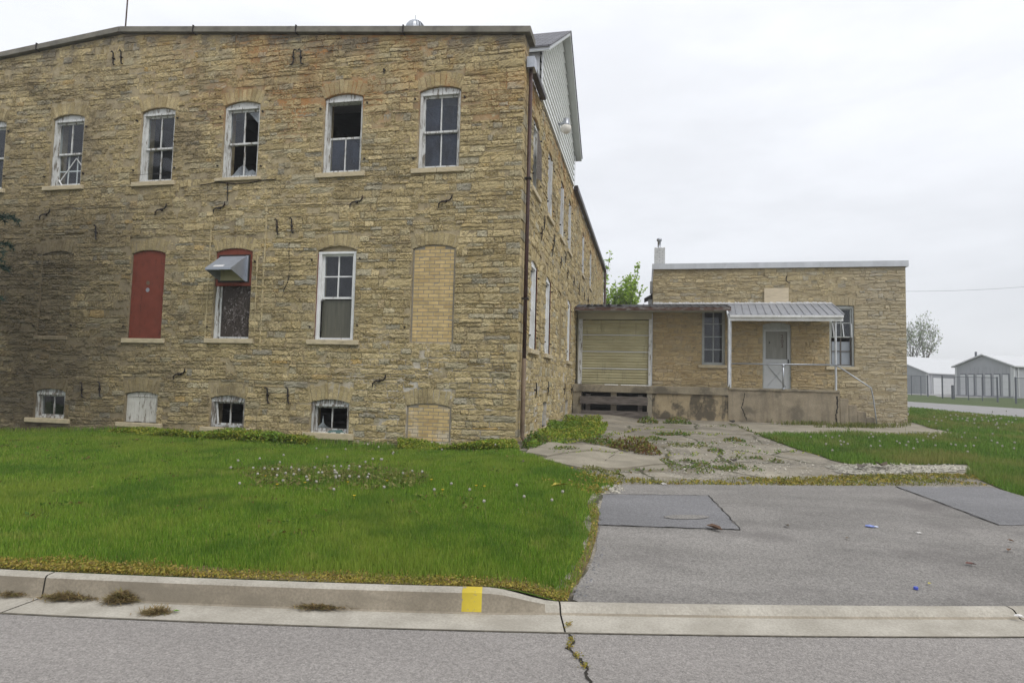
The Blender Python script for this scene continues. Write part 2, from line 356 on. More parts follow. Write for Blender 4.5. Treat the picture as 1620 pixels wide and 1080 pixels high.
def yard_mat():
    m, nt, p = new_mat('broken_concrete_and_gravel'); g = G(nt); P = g.pos()
    warp = g.vadd(P, g.scale(g.noise(P, 1.1, 4, color=True), (.55, .55, 0)))
    e = g.voro(g.scale(warp, (.55, .55, 0)), 1, 'DISTANCE_TO_EDGE')
    slab = g.mix(1, (.275,.25,.205), g.ramp(g.noise(P, 1.3, 6, .65), [(.3, (.6,.59,.57)), (.7, (1.3,1.29,1.26))]), 'MULTIPLY')
    gr = g.mix(1, (.27,.245,.20), g.ramp(g.xyz(g.voro(P, 34, out='Color'))[0], [(0, (.45,)*3), (.6, (1,)*3), (1, (1.55,)*3)]), 'MULTIPLY')
    x, y, z = g.xyz(P)
    near = g.rng(y, 15.5, 11.5)
    gm = g.math('MAXIMUM', g.rng(e, .09, .03), g.mul(g.rng(g.noise(P, .7, 5, .6), .40, .56), g.math('ADD', .35, near)), True)
    c = g.mix(gm, slab, gr)
    c = g.mix(g.mul(g.rng(g.noise(P, .7, 7, .7), .44, .58), .62), c, (.14,.125,.10))
    c = g.mix(g.rng(e, .022, .008), c, (.07,.068,.04))
    c = g.mix(g.mul(g.rng(g.noise(P, 1.7, 5, .6), .52, .66), .55), c, (.17,.14,.085))
    c = g.mix(1, c, g.ramp(g.noise(P, 50, 4, .7), [(.3, (.78,)*3), (.7, (1.2,)*3)]), 'MULTIPLY')
    c = g.mix(g.rng(y, 30, 36), c, (.06,.085,.025))
    g.put(p.inputs['Base Color'], c); p.inputs['Roughness'].default_value = .95
    g.put(p.inputs['Normal'], g.bump(g.math('ADD', g.mul(g.voro(P, 30), .5), g.rng(e, 0, .04)), .6, .02)); return m
M['yard'] = yard_mat()
M['gravel'] = asphalt('pale_crushed_limestone', (.33,.31,.26), .6, .3, 30)
M['farroad'] = simple('far_road_gravel', (.25,.245,.24), .95, .1, 2)
def soil_mat(name, a, b, c3):
    m, nt, p = new_mat(name); g = G(nt); P = g.pos()
    c = g.ramp(g.noise(P, 1.4, 6, .7), [(.3, a), (.5, b), (.72, c3)])
    c = g.mix(1, c, g.ramp(g.noise(P, 60, 4, .7), [(.3, (.6,)*3), (.7, (1.3,)*3)]), 'MULTIPLY')
    g.put(p.inputs['Base Color'], c); p.inputs['Roughness'].default_value = 1; p.inputs['Specular IOR Level'].default_value = 0; return m
M['lawn'] = soil_mat('lawn_soil', (.05,.10,.014), (.07,.12,.018), (.11,.11,.035))
M['verge'] = soil_mat('bare_verge_soil', (.11,.085,.05), (.16,.13,.06), (.20,.165,.05))
M['farlawn'] = soil_mat('far_grass', (.055,.10,.018), (.07,.125,.022), (.11,.125,.04))
def leafy(name, cols, patch=None, pscale=.5, trans=.25):
    m, nt, p = new_mat(name); g = G(nt); t = g.xyz(g.attr()); P = g.pos()
    c = g.ramp(t[0], [(i/(len(cols)-1), k) for i, k in enumerate(cols)])
    c = g.mix(1, c, g.ramp(t[1], [(0, (.72,)*3), (1, (1.25,)*3)]), 'MULTIPLY')
    if patch:
        for pc, lo, hi, sc, am in patch: c = g.mix(g.mul(g.rng(g.noise(P, sc, 5, .6), lo, hi), am), c, pc)
    g.put(p.inputs['Base Color'], c); p.inputs['Roughness'].default_value = .6; p.inputs['Specular IOR Level'].default_value = .2
    if trans:
        tl = g.n('ShaderNodeBsdfTranslucent'); g.put(tl.inputs[0], c); mx = g.n('ShaderNodeMixShader'); mx.inputs[0].default_value = trans
        out = [n for n in nt.nodes if n.type == 'OUTPUT_MATERIAL'][0]
        nt.links.new(p.outputs[0], mx.inputs[1]); nt.links.new(tl.outputs[0], mx.inputs[2]); nt.links.new(mx.outputs[0], out.inputs[0])
    return m
M['grass'] = leafy('grass_blades', [(.088,.172,.017), (.134,.250,.023), (.184,.305,.033), (.26,.33,.055), (.40,.36,.12)],
                   [((.28,.33,.055), .46, .64, .6, .5), ((.055,.14,.018), .49, .65, 1.05, .55), ((.38,.34,.10), .60, .74, 1.7, .45)])
M['grass_right'] = leafy('grass_blades_rough', [(.095,.18,.026), (.13,.24,.032), (.17,.27,.045), (.27,.28,.08)], [((.28,.25,.085), .46, .64, .55, .75), ((.06,.13,.02), .52, .66, .9, .5)])
M['dry_grass'] = leafy('sparse_yellow_grass', [(.10,.15,.03), (.18,.185,.05), (.25,.22,.085)])
M['stonecrop'] = leafy('stonecrop_leaves', [(.11,.20,.02), (.19,.27,.03), (.28,.31,.04), (.36,.32,.06)], [((.12,.24,.03), .5, .66, .8, .7)])
M['stonecrop_yellow'] = leafy('dry_stonecrop_leaves', [(.16,.18,.03), (.29,.25,.045), (.38,.30,.06), (.24,.16,.07)], [((.13,.19,.025), .52, .68, 1.3, .6)])
M['weed'] = leafy('weed_leaves', [(.055,.13,.018), (.10,.18,.025), (.17,.20,.035), (.20,.12,.05)])
M['weed_red'] = leafy('reddish_weed_leaves', [(.12,.16,.03), (.20,.21,.04), (.20,.10,.05), (.14,.07,.04)])
M['tree_leaf'] = leafy('young_tree_leaves', [(.20,.33,.03), (.30,.45,.045), (.38,.52,.07)], None, .5, .45)
M['far_leaf'] = leafy('far_tree_leaves', [(.19,.25,.13), (.25,.31,.17), (.32,.36,.21)], None, .5, .3)  # greens paled so the colour carries some of the distance haze
M['needle'] = leafy('spruce_needles', [(.010,.032,.022), (.018,.05,.036), (.03,.07,.05)], None, .5, .1)
M['bark_far'] = simple('grey_bark', (.17,.155,.14), .95, .3, 5)
M['bark'] = simple('tree_bark', (.10,.085,.07), .95, .3, 5, bump=.5, stretch=(1,1,.3))
M['clippings'] = leafy('grass_clippings', [(.11,.085,.035), (.19,.135,.06), (.28,.20,.095), (.20,.19,.06)])
M['puff'] = simple('seed_fluff', (.43,.41,.35), 1, .1, 30)
M['stem'] = simple('dandelion_stem', (.20,.22,.07), .8, .1, 10)
M['tin_shed'] = simple('grey_shed_metal', (.34,.35,.37), .6, .05, 2)
M['tin_white'] = simple('white_shed_metal', (.52,.53,.54), .6, .04, 2)
M['fence'] = simple('dark_fence_metal', (.11,.12,.14), .5, .1, 3)
M['soil_dark'] = simple('crack_dirt', (.03,.027,.022), 1, .3, 20)
# ------------------------------------------------------------------ stone-wall generator
def wob(u, z, seed, k=1.0):
    r = np.random.default_rng(seed); s = 0
    for i in range(7):
        a = r.uniform(-1, 1, 2)*k*(1+i*.6); s = s+np.sin(a[0]*u*2+a[1]*z*3+r.uniform(0, 6))/(1+.35*i)
    return s/3.2
def arch_z(op, u):
    if op.get('rise', 0) <= 0: return op['zt']
    w = op['u1']-op['u0']; r = op['rise']; R = (w*w/4+r*r)/(2*r); c = (op['u0']+op['u1'])/2
    return op['zt']+r-R+math.sqrt(max(R*R-(u-c)**2, 0))
def op_loop(op, n=10):
    pts = [(op['u0'], op['zs']), (op['u1'], op['zs'])]
    for k in range(n+1):
        u = op['u1']+(op['u0']-op['u1'])*k/n; pts.append((u, arch_z(op, u)))
    return pts
def stone_wall(name, T, u0, u1, z0, ztop, ops, mats, parent, seed, thick=.45, hmean=.125, lmean=.42, outline=None, big=None, smear=.5, back=True, pins=(), nu=7):
    r = np.random.default_rng(seed); S = []
    def blocks(za, zb):
        out = []
        for o in ops:
            vh = o.get('vh', .3); st = o.get('sill', .11); se = o.get('se', .13)
            top = o['zt']+o.get('rise', 0)
            if zb > o['zs'] and za < o['zt']-.01: out.append((o['u0']-.012, o['u1']+.012, max(za, o['zs']), min(zb, o['zt'])))
            if st and zb > o['zs']-st and za < o['zs']: out.append((o['u0']-se, o['u1']+se, o['zs']-st, o['zs']))
            if vh and zb > o['zt'] and za < top+vh:
                zz = min(max((za+zb)/2-o['zt'], 0), vh); dl = .02+.2*zz
                out.append((o['u0']-dl, o['u1']+dl, o['zt'], top+vh))
        return out
    z = z0; zmax = max(ztop(u0), ztop(u1), ztop((u0+u1)/2)) if outline is None else max(p[1] for p in outline)
    zones = [u0]
    while u1-zones[-1] > 3.2: zones.append(zones[-1]+float(r.uniform(1.3, 2.6)))
    zones.append(u1)
    for zi in range(len(zones)-1):
        z = z0+(float(r.uniform(-.06, 0)) if zi else 0)
        while z < zmax-.03:
            h = float(np.clip(r.normal(hmean, hmean*.34), hmean*.5, hmean*1.75)); za, zb = z, min(z+h, zmax)
            e0 = zones[zi]+(float(r.normal(0, .13)) if zi else 0); e1 = zones[zi+1]+(float(r.normal(0, .13)) if zi < len(zones)-2 else 0)
            bl = blocks(za, zb); cuts = sorted({e0, e1}|{min(max(v, e0), e1) for b in bl for v in b[:2]})
            for a, b in zip(cuts[:-1], cuts[1:]):
                if b-a < .03: continue
                mid = (a+b)/2; fz = [(za, zb)]
                for q in bl:
                    if q[0]-1e-4 <= mid <= q[1]+1e-4:
                        fz = [w for lo, hi in fz for w in ((lo, min(hi, q[2])), (max(lo, q[3]), hi)) if w[1]-w[0] > .035]
                for lo, hi in fz:
                    u = a
                    while u < b-1e-4:
                        bigf = 1.25 if (big and big(u, lo)) else 1
                        L = float(np.clip(r.gamma(4.2, lmean*bigf/4.2), .11, .95))
                        if b-u-L < .13: L = b-u
                        ue = min(u+L, b); zt = min(ztop(u), ztop(ue)); h2 = min(hi, zt)
                        if h2-lo > .035:
                            if hi-lo > .13 and ue-u > .2 and r.random() < .09:
                                zm = lo+(h2-lo)*r.uniform(.4, .6); S.append((u, ue, lo, zm)); S.append((u, ue, zm, h2))
                            else: S.append((u, ue, lo, h2))
                        u = ue
            z += h
    S = np.array(S); n = len(S); g = .0055
    sp = np.array([0, .006, .11, .22, .34, .45, .56, .67, .78, .89, .994, 1]) if nu == 7 else np.array([0, .008, .25, .5, .75, .992, 1]); tp = np.array([0, .025, .26, .5, .74, .975, 1]) if nu == 7 else np.array([0, .03, .35, .68, .97, 1])
    ns, nt_ = len(sp), len(tp)
    ss, tt = np.meshgrid(sp, tp, indexing='ij'); ss = ss.ravel(); tt = tt.ravel(); k = len(ss)
    border = (ss == 0)|(ss == 1)|(tt == 0)|(tt == 1); ring = ~border & ((ss < .06)|(ss > .94)|(tt < .14)|(tt > .85))
    w = (S[:, 1]-S[:, 0])[:, None]; hh = (S[:, 3]-S[:, 2])[:, None]
    jit = np.minimum(.010, hh*.085); gi, gj = np.divmod(np.arange(k), nt_); cl_ = np.clip(gi, 1, ns-2)*nt_+np.clip(gj, 1, nt_-2); ju = r.normal(0, 1, (n, k))[:, cl_]; jz = r.normal(0, 1, (n, k))[:, cl_]; sharp = r.uniform(.3, 1, (n, 1))
    U = S[:, :1]+g+(w-2*g)*ss+ju*jit*sharp
    Z = S[:, 2:3]+g+(hh-2*g)*tt+jz*jit*.9*sharp; Z = Z+.022*wob(U*1.3, Z*.7, seed+9, .7)
    tilt = r.normal(0, .006, (n, 1))*(tt-.5)*2+r.normal(0, .005, (n, 1))*(ss-.5)*2
    mu, mz = S[:, :2].mean(1), S[:, 2:].mean(1)
    ht = r.uniform(.012, .030, (n, 1))-(smear*.026*np.clip(wob(mu, mz, seed+5, .9)+.4, 0, 1))[:, None]-(r.random((n, 1)) < .12)*.014
    if big is not None: ht = ht+.008*np.array([big(a, b) for a, b in zip(mu, mz)])[:, None]
    D = np.where(border, -.014, np.where(ring, ht*.72, ht))+tilt*~border+r.normal(0, .0062, (n, k))*(~border)
    uu, dd, zz = U.ravel(), D.ravel(), Z.ravel()
    V = np.stack(T(uu, dd, zz), 1)
    tint = np.repeat(np.stack([r.random(n), r.random(n), r.random(n)], 1), k, 0)
    base = (np.arange(n)*k)[:, None]
    quad = np.array([(i*nt_+j, (i+1)*nt_+j, (i+1)*nt_+j+1, i*nt_+j+1) for i in range(ns-1) for j in range(nt_-1)])
    F4 = (base[:, :, None]+quad[None]).reshape(-1, 4)
    Vs = [V]; Fq = [F4]; mi = [np.zeros(len(F4), int)]; off = len(V); tints = [tint]
    # voussoirs
    vv, vf, vt = [], [], []
    for o in ops:
        vh = o.get('vh', .3)
        if not vh or o.get('rise', 0) <= 0: continue
        wd = o['u1']-o['u0']; rr = o['rise']; R = (wd*wd/4+rr*rr)/(2*rr); cu = (o['u0']+o['u1'])/2; cz = o['zt']+rr-R
        A = math.asin(min(1, (wd/2+.015)/R)); nv = o.get('nv', int(round(wd/.095))); a = -A
        ws = r.uniform(.75, 1.3, nv); ws = ws/ws.sum()*2*A
        for q in range(nv):
            a0, a1 = a+.0035/R, a+ws[q]-.0035/R; a += ws[q]; ln = vh*r.uniform(.86, 1.06); fan = 1.5; hd = r.uniform(.002, .013)
            tc = np.array([r.uniform(.0, .8), r.random()*.55, r.random()*.6])
            st = len(vv)
            for i in range(5):
                for j in range(5):
                    f = [0, .05, .5, .95, 1][i]; gk = [0, .03, .5, .97, 1][j]
                    am = (a0+(a1-a0)*f); rad = R+ln*gk; aa = am
                    bd = (i in (0, 4)) or j in (0, 4)
                    vv.append((cu+rad*math.sin(aa)+r.normal(0, .004), (-.014 if bd else hd+r.normal(0, .004)), cz+rad*math.cos(aa)+r.normal(0, .006))); vt.append(tc)
            # widen face: duplicate edge columns at full height
            for i in range(4):
                for j in range(4): vf.append((st+i*5+j, st+(i+1)*5+j, st+(i+1)*5+j+1, st+i*5+j+1))
    if vv:
        vv = np.array(vv); V2 = np.stack(T(vv[:, 0], vv[:, 1], vv[:, 2]), 1); Vs.append(V2); f = np.array(vf)+off; Fq.append(f); mi.append(np.zeros(len(f), int)); tints.append(np.array(vt)); off += len(V2)
    # backing with real holes
    loop = outline if outline is not None else [(u0, z0), (u1, z0), (u1, ztop(u1)), (u0, ztop(u0))]
    loops = [loop]+[op_loop(o) for o in ops]
    flat = [p for l in loops for p in l]; tris = np.array(tessellate_polygon([[Vector((p[0], p[1], 0)) for p in l] for l in loops]))
    fu = np.array([p[0] for p in flat]); fz = np.array([p[1] for p in flat])
    Vb = [np.stack(T(fu, fu*0, fz), 1)]; F3 = [tris+off]; Fb = []
    if back:
        Vb.append(np.stack(T(fu, fu*0-thick, fz), 1)); F3.append(tris+off+len(flat)); c = 0
        for l in loops:
            m = len(l); i = np.arange(m); j = (i+1) % m
            Fb.append(np.stack([off+c+i, off+c+j, off+c+j+len(flat), off+c+i+len(flat)], 1)); c += m
    Vs += Vb; nb = sum(len(v) for v in Vb); tints.append(np.full((nb, 3), .5))
    Fq += Fb; mi += [np.ones(len(f), int) for f in Fb]; off += nb
    for (pu, pz) in pins:
        q = []; s_ = .015
        for dz in (-s_, s_):
            for a, d in ((-s_, 0), (s_, 0), (s_, .055), (-s_, .055)): q.append((pu+a, d, pz+dz*1.1))
        q = np.array(q); Vs.append(np.stack(T(q[:, 0], q[:, 1], q[:, 2]), 1)); tints.append(np.full((8, 3), .5))
        f = np.array([(0,1,2,3),(4,5,6,7),(0,1,5,4),(1,2,6,5),(2,3,7,6),(3,0,4,7)])+off; Fq.append(f); mi.append(np.full(6, 2)); off += 8
    mi3 = [np.ones(len(f), int) for f in F3]
    return mesh_np(name, np.concatenate(Vs), Fq+F3, mats, parent, np.concatenate(mi+mi3), np.concatenate(tints))
def T_front(u, d, z): return (u, YF-d, z)
def T_side(u, d, z): return (XC+d, u, z)
def T_annex(u, d, z): return (u, YA-d, z)
def T_annexside(u, d, z): return (.18-d, u, z)
# ------------------------------------------------------------------ window builder
def sash(T, parent, u0, u1, z0, z1, d, mat, cols=2, rows=1, st=.045, mt=.028, th=.04, rail=None):
    b = MB(); rl = rail or st
    b.tbox(T, u0, u0+st, d-th, d, z0, z1); b.tbox(T, u1-st, u1, d-th, d, z0, z1)
    b.tbox(T, u0+st, u1-st, d-th, d, z0, z0+rl); b.tbox(T, u0+st, u1-st, d-th, d, z1-st, z1)
    for i in range(1, cols):
        c = u0+(u1-u0)*i/cols; b.tbox(T, c-mt/2, c+mt/2, d-th+.006, d-.006, z0+rl, z1-st)
    for i in range(1, rows):
        c = z0+rl+(z1-st-z0-rl)*i/rows
        for k in range(cols):
            a = u0+st if k == 0 else u0+(u1-u0)*k/cols+mt/2; e = u1-st if k == cols-1 else u0+(u1-u0)*(k+1)/cols-mt/2
            b.tbox(T, a, e, d-th+.006, d-.006, c-mt/2, c+mt/2)
    return b.build('sash', mat, parent)
def pane(T, parent, u0, u1, z0, z1, d, mat, poly=None):
    b = MB(); b.poly([T(u, d, z) for u, z in (poly or [(u0, z0), (u1, z0), (u1, z1), (u0, z1)])]); return b.build('pane', mat, parent)
def sill(T, parent, u0, u1, z, th=.11, out=.07, ext=.13, name='sill', split=None):
    b = MB(); e = .03
    cut = [u0-ext, u1+ext] if split is None else [u0-ext, split-.003, split+.003, u1+ext]
    for i in range(0, len(cut), 2): b.tbox(T, cut[i], cut[i+1], -.20, out, z-th, z)
    o = b.build(name, M['sill'], parent, bevel=.012); return o
def frame(T, parent, op, mat, d0=-.05, d1=-.24, jamb=.06, head=.05, arched=True, label=None, zhead=None):
    """the box frame of a window: jambs, bottom rail, and a board filling the arch"""
    u0, u1, zs, zt = op['u0'], op['u1'], op['zs'], op['zt']; zh = zt-.03 if zhead is None else zhead
    b = MB(); e = .004
    b.tbox(T, u0+e, u0+jamb, d1, d0, zs+e, zh-head); b.tbox(T, u1-jamb, u1-e, d1, d0, zs+e, zh-head); b.tbox(T, u0+e, u1-e, d1, d0+.006, zh-head, zh)
    b.tbox(T, u0+jamb, u1-jamb, d1, d0-.03, zs+e, zs+.05)
    if arched:
        n = 10; lp = [(u0+e, zh), (u1-e, zh)]+[(u1-e+(u0-u1+2*e)*k/n, arch_z(op, u1-e+(u0-u1+2*e)*k/n)-e) for k in range(n+1)]
        b.prism(lp, lambda u, z: T(u, d0-.012, z), lambda u, z: T(u, d1, z))
    o = b.build('window', mat, parent)
    if label: o['label'] = label
    return o
def double_hung(T, parent, op, mat, label=None, gl=None, up=(2, 1), low=(2, 1), top_open=False, d0=-.05, jamb=.06, arched=True, zhead=None, mid=.5, lowglass=True, upglass=True):
    gl = gl or M['glass']; w = frame(T, parent, op, mat, d0=d0, jamb=jamb, arched=arched, label=label, zhead=zhead)
    zh = (op['zt']-.03 if zhead is None else zhead)-.05; a, b = op['u0']+jamb, op['u1']-jamb; z0 = op['zs']+.05; zm = z0+(zh-z0)*mid
    if not top_open:
        sash(T, w, a, b, zm-.02, zh, d0-.07, mat, *up)
        if upglass: pane(T, w, a+.02, b-.02, zm, zh-.02, d0-.09, gl)
    if low:
        sash(T, w, a, b, z0, zm+.022, d0-.115, mat, *low, rail=.06)
        if lowglass: pane(T, w, a+.02, b-.02, z0+.02, zm, d0-.135, gl)
    return w
# ================================================================== MAIN BUILDING
main = empty('stone_warehouse', (-12.0, 13.1, .2), 'large two storey yellow limestone warehouse with arched and boarded windows and low gabled parapet', 'building')
def ztop_front(u): return 10.05-.0945*abs(u+12.93)
WU = [-19.66, -17.24, -14.82, -12.19, -9.89, -7.29, -4.99]
def O(u, w, zs, zt, rise, **k): return dict(u0=u, u1=u+w, zs=zs, zt=zt, rise=rise, **k)
tops = [O(u, .95, 6.25, 8.0, .095, vh=.33) for u in WU]
mids = [O(-14.84, .94, 2.49, 4.52, .08, sill=0, vh=.3), O(-12.20, .93, 2.45, 4.50, .08), O(-9.90, .96, 2.47, 4.50, .08, se=.16), O(-7.29, .94, 2.47, 4.49, .09), O(-5.02, .97, 2.44, 4.48, .085, sill=0)]
bas = [O(-14.76, .90, .47, 1.12, .07, vh=.28), O(-12.14, .89, .46, 1.13, .06, vh=.34), O(-9.83, .89, .44, 1.10, .07, vh=.3, nv=7), O(-7.29, .92, .42, 1.08, .075, vh=.36), O(-5.03, .99, .33, 1.07, .065, sill=0, vh=.33)]
pins = []
for o in tops+mids:
    for u in (o['u0']-.1, o['u1']+.1):
        for z in (o['zs']+.28, o['zt']-.22):
            if random.random() < .75: pins.append((u+random.uniform(-.02, .02), z+random.uniform(-.05, .05)))
out_front = [(-23.2, -.4), (XC, -.4), (XC, ztop_front(XC)), (-12.93, 10.05), (-23.2, ztop_front(-23.2))]
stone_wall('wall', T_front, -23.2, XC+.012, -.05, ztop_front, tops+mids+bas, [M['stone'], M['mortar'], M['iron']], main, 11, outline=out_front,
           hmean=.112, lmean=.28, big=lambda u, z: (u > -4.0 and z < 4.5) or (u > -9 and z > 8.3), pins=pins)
side_up = [O(y, .82, 6.13, 7.82, .08, vh=.3) for y in (14.13, 16.38, 18.87, 20.85, 25.55, 29.05)]
side_lo = [O(y, .82, 2.41, 4.42, .08, vh=.3) for y in (14.2, 16.42, 21.15)]
side_br = [O(18.7, .85, 2.41, 4.38, .08, vh=.28, sill=0)]
side_ba = [O(16.3, .7, .5, 1.1, .05, vh=.25), O(21.0, .7, .5, 1.06, .05, vh=.25)]
def ztop_side(u): return ztop_front(XC) if u < 13.36 else 8.56
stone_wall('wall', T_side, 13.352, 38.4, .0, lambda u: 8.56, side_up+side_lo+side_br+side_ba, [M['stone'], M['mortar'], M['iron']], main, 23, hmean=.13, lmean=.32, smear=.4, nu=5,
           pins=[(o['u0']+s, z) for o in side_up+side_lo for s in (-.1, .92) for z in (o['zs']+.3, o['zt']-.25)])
# dressed corner stones of the gable end
def corner_quoins():
    S = MB(); z = -.05
    r = random.Random(3)
    while z < ztop_front(XC)-.05:
        h = r.uniform(.14, .24); zz = min(z+h, ztop_front(XC)-.02); e = r.uniform(.006, .022)
        S.hexa([(XC-.02, YF-.008, z+.01), (XC+e, YF-.004, z+.012), (XC+e*.7, 13.345, z+.012), (XC-.02, 13.345, z+.01),
                (XC-.02, YF-.008, zz-.008), (XC+e*.8, YF-.002, zz-.008), (XC+e, 13.345, zz-.01), (XC-.02, 13.345, zz-.01)])
        z = zz
    n = len(S.v); V = np.array(S.v)+rng.normal(0, .004, (n, 3)); tn = np.repeat(rng.random((n//8, 3)), 8, 0)
    return mesh_np('corner_quoin', V, [np.array(S.f)], [M['stone']], main, None, tn)
corner_quoins()
# rear shell, roof, floors
b = MB(); b.box(-23.2, -22.8, 13.36, 38.4, -.2, 8.9); b.box(-22.79, XC-.46, 38.0, 38.4, -.2, 8.5); b.build('rear_wall', M['mortar'], main)
b = MB(); e = .12
for s in (-1, 1):
    xe = -12.93+s*10.22; b.hexa([(-12.93, 13.36, 9.75), (xe, 13.36, 8.62), (xe, 38.5, 8.62), (-12.93, 38.5, 9.75), (-12.93, 13.36, 9.87), (xe, 13.36, 8.72), (xe, 38.5, 8.72), (-12.93, 38.5, 9.87)])
b.build('roof', M['roofdark'], main)
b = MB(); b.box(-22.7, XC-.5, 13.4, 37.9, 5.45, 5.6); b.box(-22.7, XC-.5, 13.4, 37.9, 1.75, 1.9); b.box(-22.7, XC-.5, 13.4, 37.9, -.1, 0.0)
b.build('floor_slab', M['interior'], main)
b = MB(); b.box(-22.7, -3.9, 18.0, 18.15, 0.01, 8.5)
for x in (-13.3, -8.4, -5.6): b.box(x, x+.12, 13.5, 17.9, 0.02, 8.4)
b.box(-4.0, -3.88, 13.5, 38, .02, 8.4)
b.build('partition', M['interior'], main)
# coping along the sloped parapet, returned at the corner
b = MB(); joints = [-23.4, -19.5, -15.4, -12.93, -10.8, -8.05, -5.4, -2.50]
for a, c in zip(joints[:-1], joints[1:]):
    za, zc = ztop_front(a)+.01, ztop_front(c)+.01; g = .006
    b.hexa([(a+g, 12.78, za), (c-g, 12.78, zc), (c-g, 13.42, zc), (a+g, 13.42, za), (a+g, 12.80, za+.155), (c-g, 12.80, zc+.155), (c-g, 13.42, zc+.155), (a+g, 13.42, za+.155)])
b.build('parapet_coping', M['coping'], main, bevel=.012)
for j in joints[1:-1]:
    if j == -12.93: continue
    b = MB(); z = ztop_front(j); b.box(j-.012, j+.012, 12.772, 13.425, z-.01, z+.178); b.build('coping_clamp', M['iron'], main)
b = MB(); b.box(-23.1, XC+.07, YF-.05, 12.9-.001, 0, 0.01)
# ---- front top windows
k = tops
w = double_hung(T_front, main, k[0], M['white']); sill(T_front, w, k[0]['u0'], k[0]['u1'], 6.25)
w = double_hung(T_front, main, k[1], M['white'], 'window nearly cut off by the spruce with white paint'); sill(T_front, w, k[1]['u0'], k[1]['u1'], 6.25)
w = double_hung(T_front, main, k[2], M['white'], 'window with a small gridded frame and crossed white sticks behind its lower glass', low=(1, 1)); sill(T_front, w, k[2]['u0'], k[2]['u1'], 6.25)
b = MB(); u0 = k[2]['u0']; d = -.20
for u in (.35, .62): b.tbox(T_front, u0+u-.012, u0+u+.012, d-.02, d, 6.33, 7.1)
b.tbox(T_front, u0+.10, u0+.87, d-.019, d-.001, 6.68, 6.71)
b.bar(T_front(u0+.13, d+.02, 6.42), T_front(u0+.60, d+.02, 7.02), .02, .02); b.bar(T_front(u0+.60, d+.02, 7.02), T_front(u0+.86, d+.02, 6.72), .02, .02); b.bar(T_front(u0+.13, d+.05, 6.47), T_front(u0+.36, d+.12, 6.24), .03, .02)
b.build('broken_grille', M['white_clean'], w)
w = double_hung(T_front, main, k[3], M['white']); sill(T_front, w, k[3]['u0'], k[3]['u1'], 6.25)
b = MB(); b.bar(T_front(k[3]['u0']-.12, .02, 6.44), T_front(k[3]['u1']+.02, .02, 6.44), .008, .008); b.build('wire', M['iron'], w)
w = double_hung(T_front, main, k[4], M['white'], 'window with a jagged broken pane at the foot of its lower sash', upglass=False, lowglass=False)
u0 = k[4]['u0']
pane(T_front, w, 0, 0, 0, 0, -.14, M['shard'], [(u0+.50, 7.95), (u0+.90, 7.95), (u0+.90, 7.52), (u0+.56, 7.86)])
pane(T_front, w, u0+.08, u0+.48, 7.1, 7.95, -.142, M['glass'], None)
pane(T_front, w, 0, 0, 0, 0, -.184, M['shard'], [(u0+.10, 6.34), (u0+.85, 6.34), (u0+.80, 6.42), (u0+.70, 6.50), (u0+.60, 6.46), (u0+.47, 6.64), (u0+.33, 6.56), (u0+.22, 6.42)])
sill(T_front, w, u0, k[4]['u1'], 6.25, th=.08)
w = double_hung(T_front, main, k[5], M['white'], 'window whose upper half stands open and black', gl=M['glass_bluegrey'], top_open=True); sill(T_front, w, k[5]['u0'], k[5]['u1'], 6.25)
w = double_hung(T_front, main, k[6], M['white'], 'window with four blue grey panes nearest the corner', gl=M['glass_bluegrey']); sill(T_front, w, k[6]['u0'], k[6]['u1'], 6.25, split=-4.52)
# ---- infilled openings
def infill(op, name, T, bw, bh, seed, stone, mortar, d=-.06, flat=True, label=None):
    r = np.random.default_rng(seed); S = []; bd_ = .03 if flat else .012; u0, u1 = op['u0']+bd_, op['u1']-bd_; z = op['zs']+.01; row = 0
    while z < op['zt']+op['rise']-.02:
        h = bh if flat else bh*r.uniform(.6, 1.5); u = u0+(0 if row % 2 else -bw/2)
        while u < u1-.02:
            L = bw if flat else bw*r.uniform(.5, 1.6); a, c = max(u, u0), min(u+L, u1); zt = min(z+h, arch_z(op, (a+c)/2)-.02, arch_z(op, a+.01)-.01, arch_z(op, c-.01)-.01)
            if c-a > .03 and zt-z > .03: S.append((a, c, z, zt))
            u += L
        z += h; row += 1
    b = MB(); tn = []; g = .0075 if flat else .006
    for a, c, lo, hi in S:
        j = .0015 if flat else .008; dd = d+.0025 if flat else d+r.uniform(.005, .035); q = lambda: r.normal(0, j)
        b.hexa([T(a+g+q(), d-.02, lo+g+q()), T(c-g+q(), d-.02, lo+g+q()), T(c-g+q(), dd, lo+g+q()), T(a+g+q(), dd, lo+g+q()), T(a+g+q(), d-.02, hi-g+q()), T(c-g+q(), d-.02, hi-g+q()), T(c-g+q(), dd+q(), hi-g+q()), T(a+g+q(), dd+q(), hi-g+q())])
        t = r.random(3); tn += [t]*8
    n = len(b.v); m = len(b.f)
    lp = op_loop(dict(op, u0=op['u0']+.003, u1=op['u1']-.003, zs=op['zs']+.002, zt=op['zt']-.003)); V = b.v+[T(u, d, z) for u, z in lp]
    tr = np.array(tessellate_polygon([[Vector((p[0], p[1], 0)) for p in lp]]))+n
    o = mesh_np(name, np.array(V), [np.array(b.f), tr], [stone, mortar], main, [0]*m+[1]*len(tr), np.array(tn+[[.5]*3]*len(lp)))
    if label: o['label'] = label
    return o
